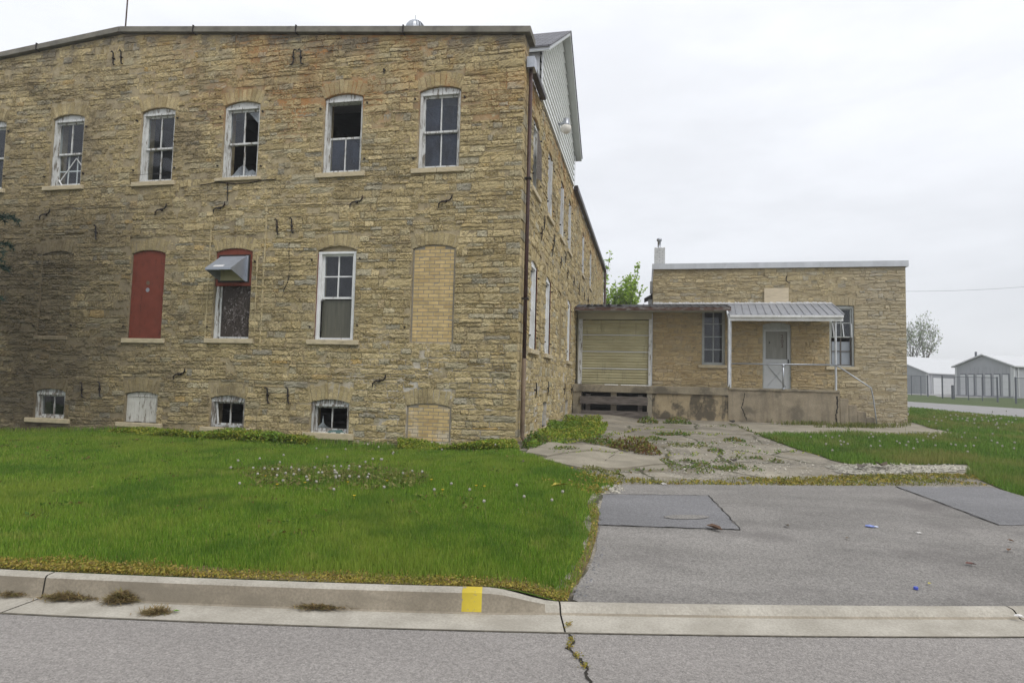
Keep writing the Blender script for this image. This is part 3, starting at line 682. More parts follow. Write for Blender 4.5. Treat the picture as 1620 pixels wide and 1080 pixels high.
def brick_mat():
    m, nt, p = new_mat('buff_brick'); g = G(nt); t = g.xyz(g.attr()); P = g.pos()
    c = g.ramp(t[0], [(0, (.49,.35,.16)), (.5, (.55,.41,.195)), (1, (.51,.38,.18))]); c = g.mix(1, c, g.ramp(t[1], [(0, (.85,)*3), (1, (1.12,)*3)]), 'MULTIPLY')
    c = g.mix(1, c, g.ramp(g.noise(P, 9, 5), [(.3, (.82,)*3), (.7, (1.1,)*3)]), 'MULTIPLY')
    x, y, z = g.xyz(P); c = g.mix(g.mul(g.rng(z, 1.3, .9), g.rng(g.noise(P, 3, 4), .52, .66), .7), c, (.58,.52,.42))
    g.put(p.inputs['Base Color'], c); g.put(p.inputs['Normal'], g.bump(g.noise(P, 50, 4), .3, .006)); return m
M['brick'] = brick_mat(); M['brick_mortar'] = simple('grey_brick_mortar', (.255,.23,.185), .95, .15, 12)
infill(mids[4], 'brick_infill', T_front, .235, .0805, 5, M['brick'], M['brick_mortar'], -.03, label='tall window opening filled with buff bricks')
infill(bas[4], 'brick_infill', T_front, .225, .078, 6, M['brick'], M['brick_mortar'], -.02, label='small basement opening filled with buff bricks')
op = mids[0]
o = stone_wall('stone_infill', lambda u, d, z: (u, YF+.035-d, z), op['u0']+.004, op['u1']-.004, op['zs']+.01, lambda u: arch_z(op, u)-.012, [], [M['stone'], M['mortar']], main, 71, outline=op_loop(dict(op, u0=op['u0']+.003, u1=op['u1']-.003, zs=op['zs']+.004, zt=op['zt']-.006)), hmean=.11, lmean=.26, back=False)
o['label'] = 'dark opening filled with rubble stone'
infill(side_br[0], 'stone_infill', T_side, .30, .15, 8, M['stone'], M['mortar'], -.04, False)
b = MB(); b.tbox(T_front, -14.92, -14.66, -.05, .025, 2.40, 2.49); b.tbox(T_front, -14.64, -13.92, -.05, .03, 2.39, 2.485); b.build('sill', simple('dark_sill_stone', (.20,.165,.11), .95, .3, 8), main, bevel=.012)  # sill darkened to sit in the shade and dirt painted at lower left
# ---- red boarded window
op = mids[1]; b = MB(); n = 10; e = .006
lp = [(op['u0']+e, op['zs']+.01), (op['u1']-e, op['zs']+.01)]+[(op['u1']-e+(op['u0']-op['u1']+2*e)*k/n, arch_z(op, op['u1']-e+(op['u0']-op['u1']+2*e)*k/n)-e) for k in range(n+1)]
b.prism(lp, lambda u, z: T_front(u, -.035, z), lambda u, z: T_front(u, -.06, z)); w = b.build('window', M['red'], main); w['label'] = 'window closed with a red painted board with two round holes'
for hz in (3.79, 3.62):
    b = MB(); ring = [(op['u0']+.46+.052*math.cos(a*math.pi/8), hz+.052*math.sin(a*math.pi/8)) for a in range(16)]
    b.poly([T_front(u, -.032, z) for u, z in ring]); b.build('vent_hole', M['pipe_tan'] if hz > 3.7 else M['hood'], w)
sill(T_front, w, op['u0'], op['u1'], 2.45, out=.05)
# ---- vent-hood window
op = mids[2]; zr = 3.70; b = MB(); lp = [(op['u0']+e, zr), (op['u1']-e, zr)]+[(op['u1']-e+(op['u0']-op['u1']+2*e)*k/n, arch_z(op, op['u1']-e+(op['u0']-op['u1']+2*e)*k/n)-e) for k in range(n+1)]
b.prism(lp, lambda u, z: T_front(u, -.03, z), lambda u, z: T_front(u, -.06, z)); w = b.build('window', M['red'], main); w['label'] = 'window with a grey metal vent hood on a red board over strand board'
c0, c1 = op['u0']+.115, op['u0']+.86
b = MB(); b.tbox(T_front, c0-.04, c1+.03, -.029, -.012, 3.78, 4.43); b.build('vent_backplate', M['iron'], w)
b = MB(); zt_, zb_, zl = 4.39, 3.81, 4.03; dep = .52; h0, h1 = c0+.02, c1-.06
P = lambda u, d, z: T_front(u, d, z)
th = .012
b.hexa([P(h0, .0, zt_-th), P(h1, .0, zt_-th), P(h1, dep, zl-th), P(h0, dep, zl-th), P(h0, .0, zt_), P(h1, .0, zt_), P(h1, dep, zl), P(h0, dep, zl)])
for u in (h0, h1-th): b.prism([(0, zt_-th), (dep, zl-th), (dep, zl-.04), (.02, zb_), (0, zb_)], lambda d, z, u=u: P(u, d, z), lambda d, z, u=u: P(u+th, d, z))
b.tbox(T_front, h0+th, h1-th, dep-.012, dep, zl-.045, zl-th-.001)
b.tbox(T_front, h1+.001, h1+.055, -.011, .004, zb_-.01, zt_+.01); b.build('vent_hood', M['hood'], w)
b = MB(); b.poly([P(h0+th, .0, zb_+.01), P(h1-th, .0, zb_+.01), P(h1-th, .0, zt_-.1), P(h0+th, .0, zt_-.1)]); b.build('vent_screen', M['dockdoor'], w)
b = MB(); f = lambda t, u: P(u, dep*t, zt_+(zl-zt_)*t+.004); b.poly([f(.78, h0+.16), f(.78, h0+.42), f(.93, h0+.42), f(.93, h0+.16)]); b.build('sticker', M['sticker'], w)
b = MB(); b.tbox(T_front, op['u0']+.14, op['u1']-.012, -.14, -.12, op['zs']+.05, zr-.001); b.build('strand_board', M['osb'], w)
b = MB(); b.tbox(T_front, op['u0']+.005, op['u0']+.085, -.2, -.06, op['zs']+.01, zr-.002); b.tbox(T_front, op['u0']+.10, op['u0']+.139, -.17, -.10, op['zs']+.05, zr-.002); b.tbox(T_front, op['u1']-.011, op['u1']-.003, -.2, -.04, op['zs'], zr-.002)
b.tbox(T_front, op['u0']+.14, op['u1']-.012, -.16, -.09, op['zs']+.004, op['zs']+.048); b.build('frame', M['white'], w)
sill(T_front, w, op['u0'], op['u1'], 2.47, ext=.15)
# ---- white-framed middle window
op = mids[3]
w = double_hung(T_front, main, op, M['white_clean'], 'bright white window with four dark panes above one murky sheet', up=(2, 2), low=None, arched=False, zhead=4.46, mid=.475, jamb=.085, d0=-.04)
u0, u1 = op['u0'], op['u1']; b = MB(); b.tbox(T_front, u0+.085, u1-.085, -.17, -.16, 2.53, 3.38); b.build('pane', M['greenish'], w)
b = MB(); b.tbox(T_front, u0+.02, u0+.085, -.159, -.09, 2.5, 3.36); b.build('stop_bead', M['white_clean'], w)
b = MB(); b.tbox(T_front, u0-.0, u0+.006, -.2, -.018, 2.49, 4.42); b.tbox(T_front, u1-.006, u1, -.2, -.018, 2.49, 3.3); b.build('red_trim', M['redtrim'], w)
b = MB(); n = 10; lp = [(u0+e, 4.464), (u1-e, 4.464)]+[(u1-e+(u0-u1+2*e)*q/n, arch_z(op, u1-e+(u0-u1+2*e)*q/n)-.002) for q in range(n+1)]
b.prism(lp, lambda u, z: T_front(u, -.11, z), lambda u, z: T_front(u, -.2, z)); b.build('arch_filler', M['sill'], w)
sill(T_front, w, u0, u1, 2.47, ext=.16)
# ---- basement windows
def basement(T, op, label, parts=2):
    w = frame(T, main, op, M['white_worn'], jamb=.06, d0=-.04, d1=-.22, label=label, zhead=op['zt']-.03)
    zh = op['zt']-.08; sash(T, w, op['u0']+.06, op['u1']-.06, op['zs']+.05, zh, -.12, M['white_worn'], cols=parts, st=.04); return w
w = basement(T_front, bas[0], 'small dark basement window farthest from the corner'); pane(T_front, w, bas[0]['u0']+.07, bas[0]['u1']-.07, .53, 1.02, -.145, M['glass']); sill(T_front, w, bas[0]['u0'], bas[0]['u1'], .47, ext=.2)
op = bas[1]; b = MB()
for i in range(4):
    a, c = op['u0']+.01+i*.2175, op['u0']+.01+(i+1)*.2175-.005; lp = [(a, .47+.01*(i % 2)), (c, .47+.01*(i % 2)), (c, arch_z(op, c)-.008), (a, arch_z(op, a)-.008)]
    b.prism(lp, lambda u, z: T_front(u, -.05, z), lambda u, z: T_front(u, -.085, z))
b.tbox(T_front, op['u0']+.02, op['u1']-.02, -.049, -.035, 1.07, 1.10); w = b.build('window', M['white_peel'], main); w['label'] = 'basement opening closed with peeling white boards'; sill(T_front, w, op['u0'], op['u1'], .46, ext=.18)
w = basement(T_front, bas[2], 'small basement window with a leaning white stick'); op = bas[2]; b = MB(); b.bar(T_front(op['u0']+.16, -.1, .51), T_front(op['u0']+.10, -.1, 1.0), .03, .02); b.build('stick', M['white'], w); sill(T_front, w, op['u0'], op['u1'], .44, ext=.2)
w = basement(T_front, bas[3], 'small basement window with broken glass and fluff on its sill'); op = bas[3]
pane(T_front, w, 0, 0, 0, 0, -.135, M['shard'], [(op['u0']+.10, .52), (op['u0']+.42, .52), (op['u0']+.33, .56), (op['u0']+.26, .62), (op['u0']+.235, .80), (op['u0']+.215, .63), (op['u0']+.13, .56)])
b = MB(); b.bar(T_front(op['u0']+.1, -.3, .82), T_front(op['u1']-.08, -.3, .82), .012, .012); b.bar(T_front(op['u0']+.1, -.3, .62), T_front(op['u1']-.08, -.3, .62), .012, .012); b.build('grille_bar', M['iron'], w)
b = MB(); r = random.Random(4)
for i in range(46):
    u = op['u0']+r.uniform(.05, .85); s = r.uniform(.015, .05); c = T_front(u, -.03+r.uniform(-.02, .05), .425); b.hexa([(c[0]-s, c[1]-s*.6, .421), (c[0]+s, c[1]-s*.4, .421), (c[0]+s*.7, c[1]+s*.5, .421), (c[0]-s*.8, c[1]+s*.5, .421), (c[0]-s*.6, c[1]-s*.3, .425+s*.4), (c[0]+s*.5, c[1]-s*.3, .424+s*.5), (c[0]+s*.4, c[1]+s*.4, .424+s*.4), (c[0]-s*.5, c[1]+s*.3, .424+s*.6)])
b.build('flaked_paint', M['white_peel'], w)
b = MB(); b.hexa([T_front(op['u0']+.42, .03, .424), T_front(op['u0']+.80, .02, .424), T_front(op['u0']+.84, -.03, .424), T_front(op['u0']+.46, -.03, .424), T_front(op['u0']+.47, .01, .47), T_front(op['u0']+.74, .01, .50), T_front(op['u0']+.74, -.03, .50), T_front(op['u0']+.50, -.03, .48)]); b.build('glass_fragment', simple('green_glass', (.06,.12,.11), .2, .2, 9, spec=.6), w)
sill(T_front, w, op['u0'], op['u1'], .42, ext=.15, th=.14)
# ---- side wall windows
for i, op in enumerate(side_up):
    if i in (0,):
        w = double_hung(T_side, main, op, M['white'])
        b = MB(); b.hexa([T_side(op['u0']+.45, .02, 6.5), T_side(op['u0']+.72, .10, 6.5), T_side(op['u0']+.73, .10, 6.5), T_side(op['u0']+.46, .02, 6.5), T_side(op['u0']+.45, .02, 7.7), T_side(op['u0']+.72, .08, 7.3), T_side(op['u0']+.73, .08, 7.3), T_side(op['u0']+.46, .02, 7.7)]); b.build('shutter', M['wood_old'], w)
    else:
        b = MB(); lp = op_loop(dict(op, u0=op['u0']+.01, u1=op['u1']-.01, zs=op['zs']+.01, zt=op['zt']-.01)); b.prism(lp, lambda u, z: T_side(u, -.04, z), lambda u, z: T_side(u, -.08, z)); w = b.build('window', simple('grey_board_%d' % i, (.34,.34,.34), .8, .2, 3, stretch=(1,6,1)), main)
        b = MB(); b.tbox(T_side, op['u1']-.09, op['u1']-.012, -.039, .0, op['zs']+.02, op['zt']-.02); b.tbox(T_side, op['u0']+.012, op['u0']+.07, -.039, .0, op['zs']+.02, op['zt']-.02); b.build('frame', M['white'], w)
    sill(T_side, w, op['u0'], op['u1'], op['zs'], ext=.15)
for op in side_lo:
    w = double_hung(T_side, main, op, M['white_clean'], up=(1, 1), low=(1, 1), d0=-.02, jamb=.09); b = MB(); b.tbox(T_side, op['u1']+.0, op['u1']+.006, -.2, .012, op['zs'], op['zt']); b.build('red_trim', M['redtrim'], w); sill(T_side, w, op['u0'], op['u1'], op['zs'], ext=.15, out=.09)
for op in side_ba:
    b = MB(); lp = op_loop(dict(op, u0=op['u0']+.01, u1=op['u1']-.01, zs=op['zs']+.01, zt=op['zt']-.01)); b.prism(lp, lambda u, z: T_side(u, -.08, z), lambda u, z: T_side(u, -.12, z)); w = b.build('window', M['hood'], main); sill(T_side, w, op['u0'], op['u1'], op['zs'], ext=.1)
# ---- wall anchors
def anchor(T, u, z, kind, s=1.0, fl=1):
    P = {'v': [(.075, .165), (.03, .18), (.0, .13), (.004, 0), (-.002, -.11), (-.03, -.17), (-.085, -.18)], 'd': [(-.15, -.13), (-.145, -.05), (-.09, .0), (0, .018), (.09, .03), (.14, .08), (.15, .15)],
         's': [(0, .17), (.004, .05), (-.004, -.05), (0, -.17)], 'n': [(.0, .02), (.0, -.06), (.01, -.1)]}[kind]
    b = MB(); b.tube([T(u+a*s*fl, .05+.012*math.sin(i*1.3), z+c*s) for i, (a, c) in enumerate(P)], [.010]+[.017]*(len(P)-2)+[.009], 6); b.tube([T(u, -.01, z), T(u, .07, z)], .024, 6)
    return b.build('wall_anchor', M['iron'], main)
for u, z, k_, fl in [(-13.10, 9.43, 'v', -1), (-12.87, 9.44, 'v', -1), (-8.12, 9.03, 'v', 1), (-7.93, 9.03, 'v', -1), (-5.84, 8.55, 'n', 1), (-14.81, 5.53, 'd', 1), (-11.44, 5.54, 'd', 1), (-9.85, 5.53, 'd', 1), (-6.38, 5.55, 'd', 1), (-4.30, 5.49, 'd', 1), (-13.26, 5.04, 'v', -1),
        (-8.32, 5.04, 'v', -1), (-7.95, 5.06, 'v', -1), (-13.35, 1.19, 'v', -1), (-12.84, 1.22, 'v', -1), (-10.66, 1.62, 'd', 1), (-8.35, 1.20, 'v', -1), (-7.84, 1.21, 'v', -1), (-5.67, 1.58, 'd', 1)]:
    anchor(T_front, u, z, k_, 1.0, fl)
for y, z in [(15.7, 5.70), (15.33, 5.34), (17.45, 5.64), (17.2, 5.32), (18.96, 5.31), (20.04, 5.68), (20.68, 5.29), (22.5, 5.29), (24.3, 5.33), (26.4, 5.32), (28.2, 5.38), (15.03, 1.46), (16.95, 1.5), (20.46, 1.46), (22.38, 1.44)]: anchor(T_side, y, z, 's', 1.1)
# ---- cable, crack and repaired mortar seams on the front
b = MB(); b.tube([on_y(x, y, YF-.03) for x, y in [(316, 293), (330, 291), (345, 288), (372, 291), (396, 289), (418, 285), (436, 283.5)]], .011, 6); b.tube([on_y(x, y, YF-.03) for x, y in [(359, 290), (360, 300), (359.5, 318)]], .012, 5); b.build('cable', M['iron'], main)
b = MB(); b.tube([on_y(x, y, YF-.012) for x, y in [(459, 371), (457, 400), (459, 425), (455, 447), (449, 458), (447, 470)]], [.004, .009, .008, .012, .011, .005], 5); b.build('wall_crack', M['soil_dark'], main)
def seam(pts, wdt, seed):
    r = random.Random(seed); b = MB(); n = 60
    for i in range(len(pts)-1):
        (ua, za), (ub, zb) = pts[i], pts[i+1]; n = max(2, int(abs(zb-za)/.09))
        for q in range(n):
            f0, f1 = q/n, (q+1)/n; wa = wdt*r.uniform(.2, 1.0)
            c0, c1 = ua+(ub-ua)*f0+r.uniform(-.008, .008), ua+(ub-ua)*f1; z0, z1 = za+(zb-za)*f0, za+(zb-za)*f1
            b.tbox(T_front, min(c0, c1)-wa/2, max(c0, c1)+wa/2, -.01, .022+r.uniform(-.006, .006), z0+.002, z1-.002)
    return b.build('mortar_seam', M['seam'], main)
M['seam'] = simple('repair_mortar', (.42,.345,.20), .95, .2, 7, bump=.5, stretch=(3,3,1))
seam([(-10.06, 2.4), (-10.06, 5.2)], .05, 1); seam([(-8.62, 2.2), (-8.62, 5.6)], .06, 2); seam([(-8.78, 2.6), (-8.80, 4.4)], .035, 3)
# ---- downspouts and gutters
def spout(pts, r, name, mat, parent, n=10): b = MB(); b.tube(pts, r, n); return b.build(name, mat, parent, smooth=True)
DX, DY = XC+.10, 13.14
ds = spout([(DX, DY, 8.45), (DX, DY, 2.10)], .042, 'downspout', M['pipe_red'], main)
spout([(DX, DY, 2.14), (DX, DY, .62), (DX+.01, DY-.02, .50), (DX+.07, DY-.06, .41), (DX+.15, DY-.12, .36)], .048, 'lower_pipe', M['pipe_tan'], ds)
b = MB()
for z in (6.0, 3.4): b.box(DX-.075, DX+.062, DY-.065, DY+.065, z, z+.03)
b.build('pipe_strap', M['iron'], ds)
b = MB(); b.box(XC+.03, XC+.20, 13.0, 13.3, 8.42, 8.66); b.build('gutter_box', M['aluminium'], main)
b = MB(); b.box(XC+.05, XC+.19, 13.31, 14.72, 8.45, 8.58); b.build('gutter', M['gutter'], main, bevel=.02)
b = MB(); b.box(XC+.02, XC+.17, 22.12, 38.5, 8.50, 8.70); b.build('gutter', M['gutter'], main, bevel=.02)
spout([(XC+.11, 38.3, 8.5), (XC+.11, 38.3, .7)], .07, 'downspout', M['pipe_red'], main)
# ---- clapboarded cross gable
GY0, GY1, GZ0, GZC, GYM, GZA = 14.75, 22.03, 8.62, 9.68, 18.39, 12.06
gab = empty('cross_gable', (0, 0, 0)); gab.parent = main; gab.location = Vector((XC, 18.4, 8.6))-main.location
b = MB(); z = GZ0; bd = .20; sl = (GZA-GZC)/(GYM-GY0)
def yspan(z):
    if z <= GZC: return GY0, GY1
    q = (z-GZC)/sl; return GY0+q, GY1-q
while z < GZA-.02:
    z1 = min(z+bd, GZA); a0, c0 = yspan(z); a1, c1 = yspan(z1)
    b.poly([(XC+.055, a0, z), (XC+.055, c0, z), (XC+.008, c1, z1), (XC+.008, a1, z1)])
    b.poly([(XC+.0, a0, z), (XC+.0, c0, z), (XC+.055, c0, z), (XC+.055, a0, z)])
    z = z1
b.build('siding', M['siding'], gab)
b = MB()
b.box(XC-9, XC-.0, GY0-.01, GY0+.02, 8.5, GZC); b.build('cheek_wall', M['fascia_white'], gab); b = MB(); b.box(XC-9, XC-.0, GY1-.02, GY1+.01, 8.5, GZC); b.build('cheek_wall', M['fascia_white'], gab)
for y0, y1 in ((GY0-.01, GY0+.1), (GY1-.09, GY1+.012)): b = MB(); b.box(XC+.056, XC+.072, y0, y1, GZ0, GZC+.02); b.build('corner_board', M['fascia_white'], gab)
b = MB(); OV = XC+.27; ye0, ye1 = GY0-.2, GY1+.2
def rz(y): return GZA+.05-sl*abs(y-GYM)
for a, c in ((ye0, GYM), (ye1, GYM)):
    b.hexa([(OV, a, rz(a)), (OV, c, rz(c)), (-12.5, c, rz(c)), (-12.5, a, rz(a)), (OV, a, rz(a)+.03), (OV, c, rz(c)+.03), (-12.5, c, rz(c)+.03), (-12.5, a, rz(a)+.03)])
b.build('soffit', M['soffit'], gab)
b = MB()
for a, c in ((ye0-.04, GYM), (ye1+.04, GYM)):
    b.hexa([(OV+.03, a, rz(a)+.12), (OV+.03, c, rz(c)+.12), (-12.5, c, rz(c)+.12), (-12.5, a, rz(a)+.12), (OV+.03, a, rz(a)+.16), (OV+.03, c, rz(c)+.16), (-12.5, c, rz(c)+.16), (-12.5, a, rz(a)+.16)])
b.build('shingle_roof', M['shingle'], gab)
b = MB()
for a, c in ((ye0, GYM), (ye1, GYM)):
    b.hexa([(OV, a, rz(a)+.031), (OV, c, rz(c)+.031), (OV-.03, c, rz(c)+.031), (OV-.03, a, rz(a)+.031), (OV, a, rz(a)+.119), (OV, c, rz(c)+.119), (OV-.03, c, rz(c)+.119), (OV-.03, a, rz(a)+.119)])
    b.box(-12.5, OV-.031, min(a, a+.03), max(a, a+.03), rz(a)+.031, rz(a)+.118)
b.build('rake_board', M['fascia_white'], gab)
b = MB(); lx, ly, lz = XC+.06, 17.9, 9.05; b.tube([(lx-.02, ly, lz+.12), (lx+.16, ly, lz+.17)], .035, 8); b.lathe((lx+.2, ly, lz), [(.02, .30), (.09, .28), (.10, .12), (.11, .08)], 12); sl_ = b.build('security_light', M['aluminium'], gab, smooth=True)
b = MB(); b.lathe((lx+.2, ly, lz), [(.11, .078), (.15, .05), (.155, -.02), (.13, -.10), (.07, -.15), (.01, -.16)], 14); b.build('lamp_lens', simple('frosted_lens', (.62,.60,.55), .4, .05, 9), sl_, smooth=True)
# ---- turbine vent and mast on the roof
b = MB(); tv = (-6.2, 15.5, 10.80); b.lathe((tv[0], tv[1], 9.0), [(.2, 0), (.2, 1.7)], 16); v_ = b.build('roof_ventilator', M['aluminium'], main)
b = MB()
for q in range(18):
    a = q*2*math.pi/18; prev = None
    for t in np.linspace(0, 1, 7):
        ph = -.5+t*(math.pi/2+.45); rr = .27*math.cos(ph); z = tv[2]+.20+.27*math.sin(ph); p1 = (tv[0]+rr*math.cos(a), tv[1]+rr*math.sin(a), z); p2 = (tv[0]+rr*.93*math.cos(a+.31), tv[1]+rr*.93*math.sin(a+.31), z)
        if prev: b.poly([prev[0], prev[1], p2, p1])
        prev = (p1, p2)
b.tube([(tv[0], tv[1], tv[2]+.4), (tv[0], tv[1], tv[2]+.62)], .012, 6); b.build('turbine_dome', M['aluminium'], v_)
b = MB(); b.tube([(-13.95, 14.0, 9.6), (-13.935, 14.0, 11.2), (-13.90, 14.0, 14.6)], [.022, .020, .016], 8); b.lathe((-13.95, 14.0, 9.6), [(.09, 0), (.09, .12), (.03, .2)], 10)
tag(b.build('roof_mast', M['pipe_red'], None, smooth=True), 'thin dark red mast rising above the parapet peak', 'mast')
# ================================================================== ANNEX
ann = empty('stone_annex', (4.4, 24.2, .55), 'low flat roofed yellow limestone annex with white storm door and porch canopy', 'building')
aw1 = dict(u0=1.96, u1=2.76, zs=2.45, zt=4.55, rise=.08, vh=.32, sill=.10, se=.14); aw2 = dict(u0=6.26, u1=7.06, zs=2.47, zt=4.60, rise=.03, vh=.30, sill=.10, se=.14); ad = dict(u0=4.05, u1=4.99, zs=1.60, zt=3.93, rise=.09, vh=.28, sill=0)
stone_wall('wall', T_annex, .19, 8.70, .30, lambda u: 5.98, [aw1, aw2, ad], [M['stone_annex'], M['mortar_annex'], M['iron']], ann, 31, hmean=.108, lmean=.29, smear=.55, nu=5, thick=.4)
b = MB(); b.box(.19, .58, 24.41, 33, .2, 5.98); b.box(8.31, 8.70, 24.41, 33, .2, 5.98); b.box(.59, 8.30, 32.6, 33, .2, 5.98); b.build('rear_wall', M['mortar_annex'], ann)
b = MB(); b.box(.6, 8.3, 24.4, 32.6, 5.70, 5.85); b.build('roof', M['roofdark'], ann)
b = MB(); b.box(.6, 8.3, 24.42, 32.5, 1.4, 1.55); b.box(.6, 8.3, 27.0, 27.1, 1.56, 5.6); b.build('floor_slab', M['interior'], ann)
b = MB()
for a, c in ((.15, 3.05), (3.055, 5.95), (5.955, 8.77)): b.box(a, c, 23.90, 23.93, 5.965, 6.17); b.box(a, c, 23.931, 24.45, 6.12, 6.171)
b.box(8.74, 8.77, 23.931, 33.05, 5.965, 6.119); b.box(.15, .18, 23.931, 33.05, 5.965, 6.119); b.build('parapet_flashing', M['flash'], ann)
# chimney of white bricks
M['white_brick'] = simple('white_painted_brick', (.55,.56,.56), .8, .12, 9)
b = MB(); r = random.Random(8); z = 6.0; row = 0; cx0, cx1, cy0, cy1 = .235, .625, 24.35, 24.75
while z < 6.82:
    for s0, s1 in (((0, .48), (.52, 1)) if row % 2 else ((0, .23), (.27, .73), (.77, 1))):
        b.box(cx0+(cx1-cx0)*s0, cx0+(cx1-cx0)*s1, cy0-r.uniform(0, .004), cy0+.04, z+.005, z+.062)
        b.box(cx0-r.uniform(0, .004), cx0+.04, cy0+.045+(cy1-cy0-.05)*s0, cy0+.045+(cy1-cy0-.05)*s1, z+.005, z+.062)
    z += .068; row += 1
ch = b.build('chimney', M['white_brick'], ann)
b = MB(); b.box(cx0+.008, cx1-.004, cy0+.008, cy1, 5.86, 6.85); b.build('chimney_core', simple('chimney_mortar', (.33,.34,.35), .9, .15, 9), ch)
b = MB(); b.lathe((.41, 24.55, 6.85), [(.11, 0), (.06, .03), (.06, .30), (.085, .31), (.10, .36), (.09, .41), (.02, .43)], 14); b.build('flue_pipe', M['aluminium'], ch, smooth=True)
# side clutter on the annex's left wall
b = MB(); b.hexa([(-.13, 24.5, 4.90), (.18, 24.5, 5.02), (.18, 25.3, 5.02), (-.13, 25.3, 4.90), (-.13, 24.5, 4.96), (.18, 24.5, 5.14), (.18, 25.3, 5.14), (-.13, 25.3, 4.96)]); b.build('vent_cover', M['gutter'], ann)
b = MB(); b.box(.02, .18, 24.6, 25.1, 4.45, 4.93); b.box(.08, .18, 24.55, 24.75, 5.16, 5.62); b.build('meter_box', M['galv_pale'], ann)
# annex windows
M['annex_frame'] = paint('grey_white_frame', (.40,.42,.41), (.25,.23,.2), .6)
w = frame(T_annex, ann, aw1, M['annex_frame'], d0=-.06, d1=-.2, jamb=.04, label='tall eight pane window beside the dock door'); zh = aw1['zt']-.08
sash(T_annex, w, 2.0, 2.72, 2.5, zh, -.10, M['annex_frame'], 2, 4, st=.05, mt=.03); pane(T_annex, w, 2.03, 2.69, 2.53, zh-.03, -.125, M['glass_annex']); sill(T_annex, w, 1.96, 2.76, 2.45)
w = frame(T_annex, ann, aw2, M['annex_frame'], d0=-.05, d1=-.2, jamb=.06, label='tall window with loose hanging sticks to the right of the porch'); zh = aw2['zt']-.08
sash(T_annex, w, 6.33, 6.99, 3.50, zh, -.09, M['annex_frame'], 2, 2, st=.04, mt=.03); sash(T_annex, w, 6.33, 6.99, 2.52, 3.52, -.13, simple('dark_sash', (.12,.105,.09), .8, .2, 6), 2, 2, st=.035, mt=.03)
pane(T_annex, w, 6.34, 6.98, 3.52, zh-.02, -.115, M['glass_annex']); b = MB(); b.tbox(T_annex, 6.36, 6.97, -.165, -.16, 2.54, 3.36); b.build('curtain', simple('pale_curtain', (.30,.33,.37), .9, .08, 3), w)
b = MB()
for a, c in (((6.38, 3.98), (6.43, 3.48)), ((6.70, 3.98), (6.74, 3.52)), ((6.98, 3.98), (7.0, 3.50))): b.bar(T_annex(a[0], -.06, a[1]), T_annex(c[0], -.05, c[1]), .035, .015)
b.build('hanging_stick', M['fascia_white'], w); sill(T_annex, w, 6.26, 7.06, 2.47)
# storm door with crossbuck and numerals
b = MB(); T = T_annex
b.tbox(T, 4.055, 4.10, -.16, -.03, 1.66, 3.76); b.tbox(T, 4.94, 4.985, -.16, -.03, 1.66, 3.76); b.tbox(T, 4.055, 4.985, -.16, -.03, 3.761, 3.80)
n = 8; lp = [(4.055, 3.802), (4.985, 3.802)]+[(4.985-.93*q/n, arch_z(ad, 4.985-.93*q/n)-.006) for q in range(n+1)]; b.prism(lp, lambda u, z: T(u, -.06, z), lambda u, z: T(u, -.1, z))
b.tbox(T, 4.055, 4.985, -.2, .03, 1.601, 1.655)
b.build('door_frame', M['annex_frame'], ann)
b = MB(); b.tbox(T, 4.105, 4.155, -.09, -.045, 1.66, 3.755); b.tbox(T, 4.885, 4.935, -.09, -.045, 1.66, 3.755); b.tbox(T, 4.156, 4.884, -.09, -.045, 3.69, 3.755); b.tbox(T, 4.156, 4.884, -.09, -.045, 2.57, 2.70); b.tbox(T, 4.156, 4.884, -.085, -.055, 1.66, 2.569)
dr = b.build('storm_door', M['doorpaint'], ann)
b = MB()
for a, c in (((4.2, 1.72), (4.84, 2.5)), ((4.2, 2.5), (4.84, 1.72))): b.bar(T(a[0], -.052, a[1]), T(c[0], -.052, c[1]), .012, .04, up=(0, -1, 0))
b.build('crossbuck', simple('crossbuck_paint', (.36,.38,.385), .5, .05, 4), dr)
b = MB(); b.tbox(T, 4.157, 4.883, -.13, -.12, 2.70, 3.69)
for u in (4.40, 4.58): b.tbox(T, u, u+.02, -.119, -.112, 2.72, 3.68)
b.build('inner_panel', M['doorinner'], dr)
b = MB(); b.tbox(T, 4.90, 4.925, -.044, -.01, 2.52, 2.70); b.tbox(T, 4.28, 4.31, -.119, -.10, 3.26, 3.33); b.build('door_handle', M['handle'], dr)
for i, chx in enumerate('202'):
    cu = bpy.data.curves.new('house_number', 'FONT'); cu.body = chx; cu.size = .19; cu.extrude = .003; cu.align_x = 'CENTER'
    tmp = bpy.data.objects.new('house_number_curve', cu); COL.objects.link(tmp); bpy.context.view_layer.update()
    me = bpy.data.meshes.new_from_object(tmp); bpy.data.objects.remove(tmp)
    o = link('house_number', me, M['number'], dr); o.rotation_euler = (math.pi/2, 0, 0); o.location = Vector((4.72, YA+.105, 3.45-.165*i))-origin(dr)
b = MB(); b.tbox(T, 4.09, 4.91, .045, .075, 4.63, 5.24); b.build('plywood_patch', M['plywood'], ann)
b = MB(); b.tube([T(4.86, .05, 5.68), T(4.84, .06, 5.60), T(4.83, .06, 5.5), T(4.90, .06, 5.44), T(4.97, .06, 5.43)], .018, 6); b.build('wall_anchor', M['iron'], ann)
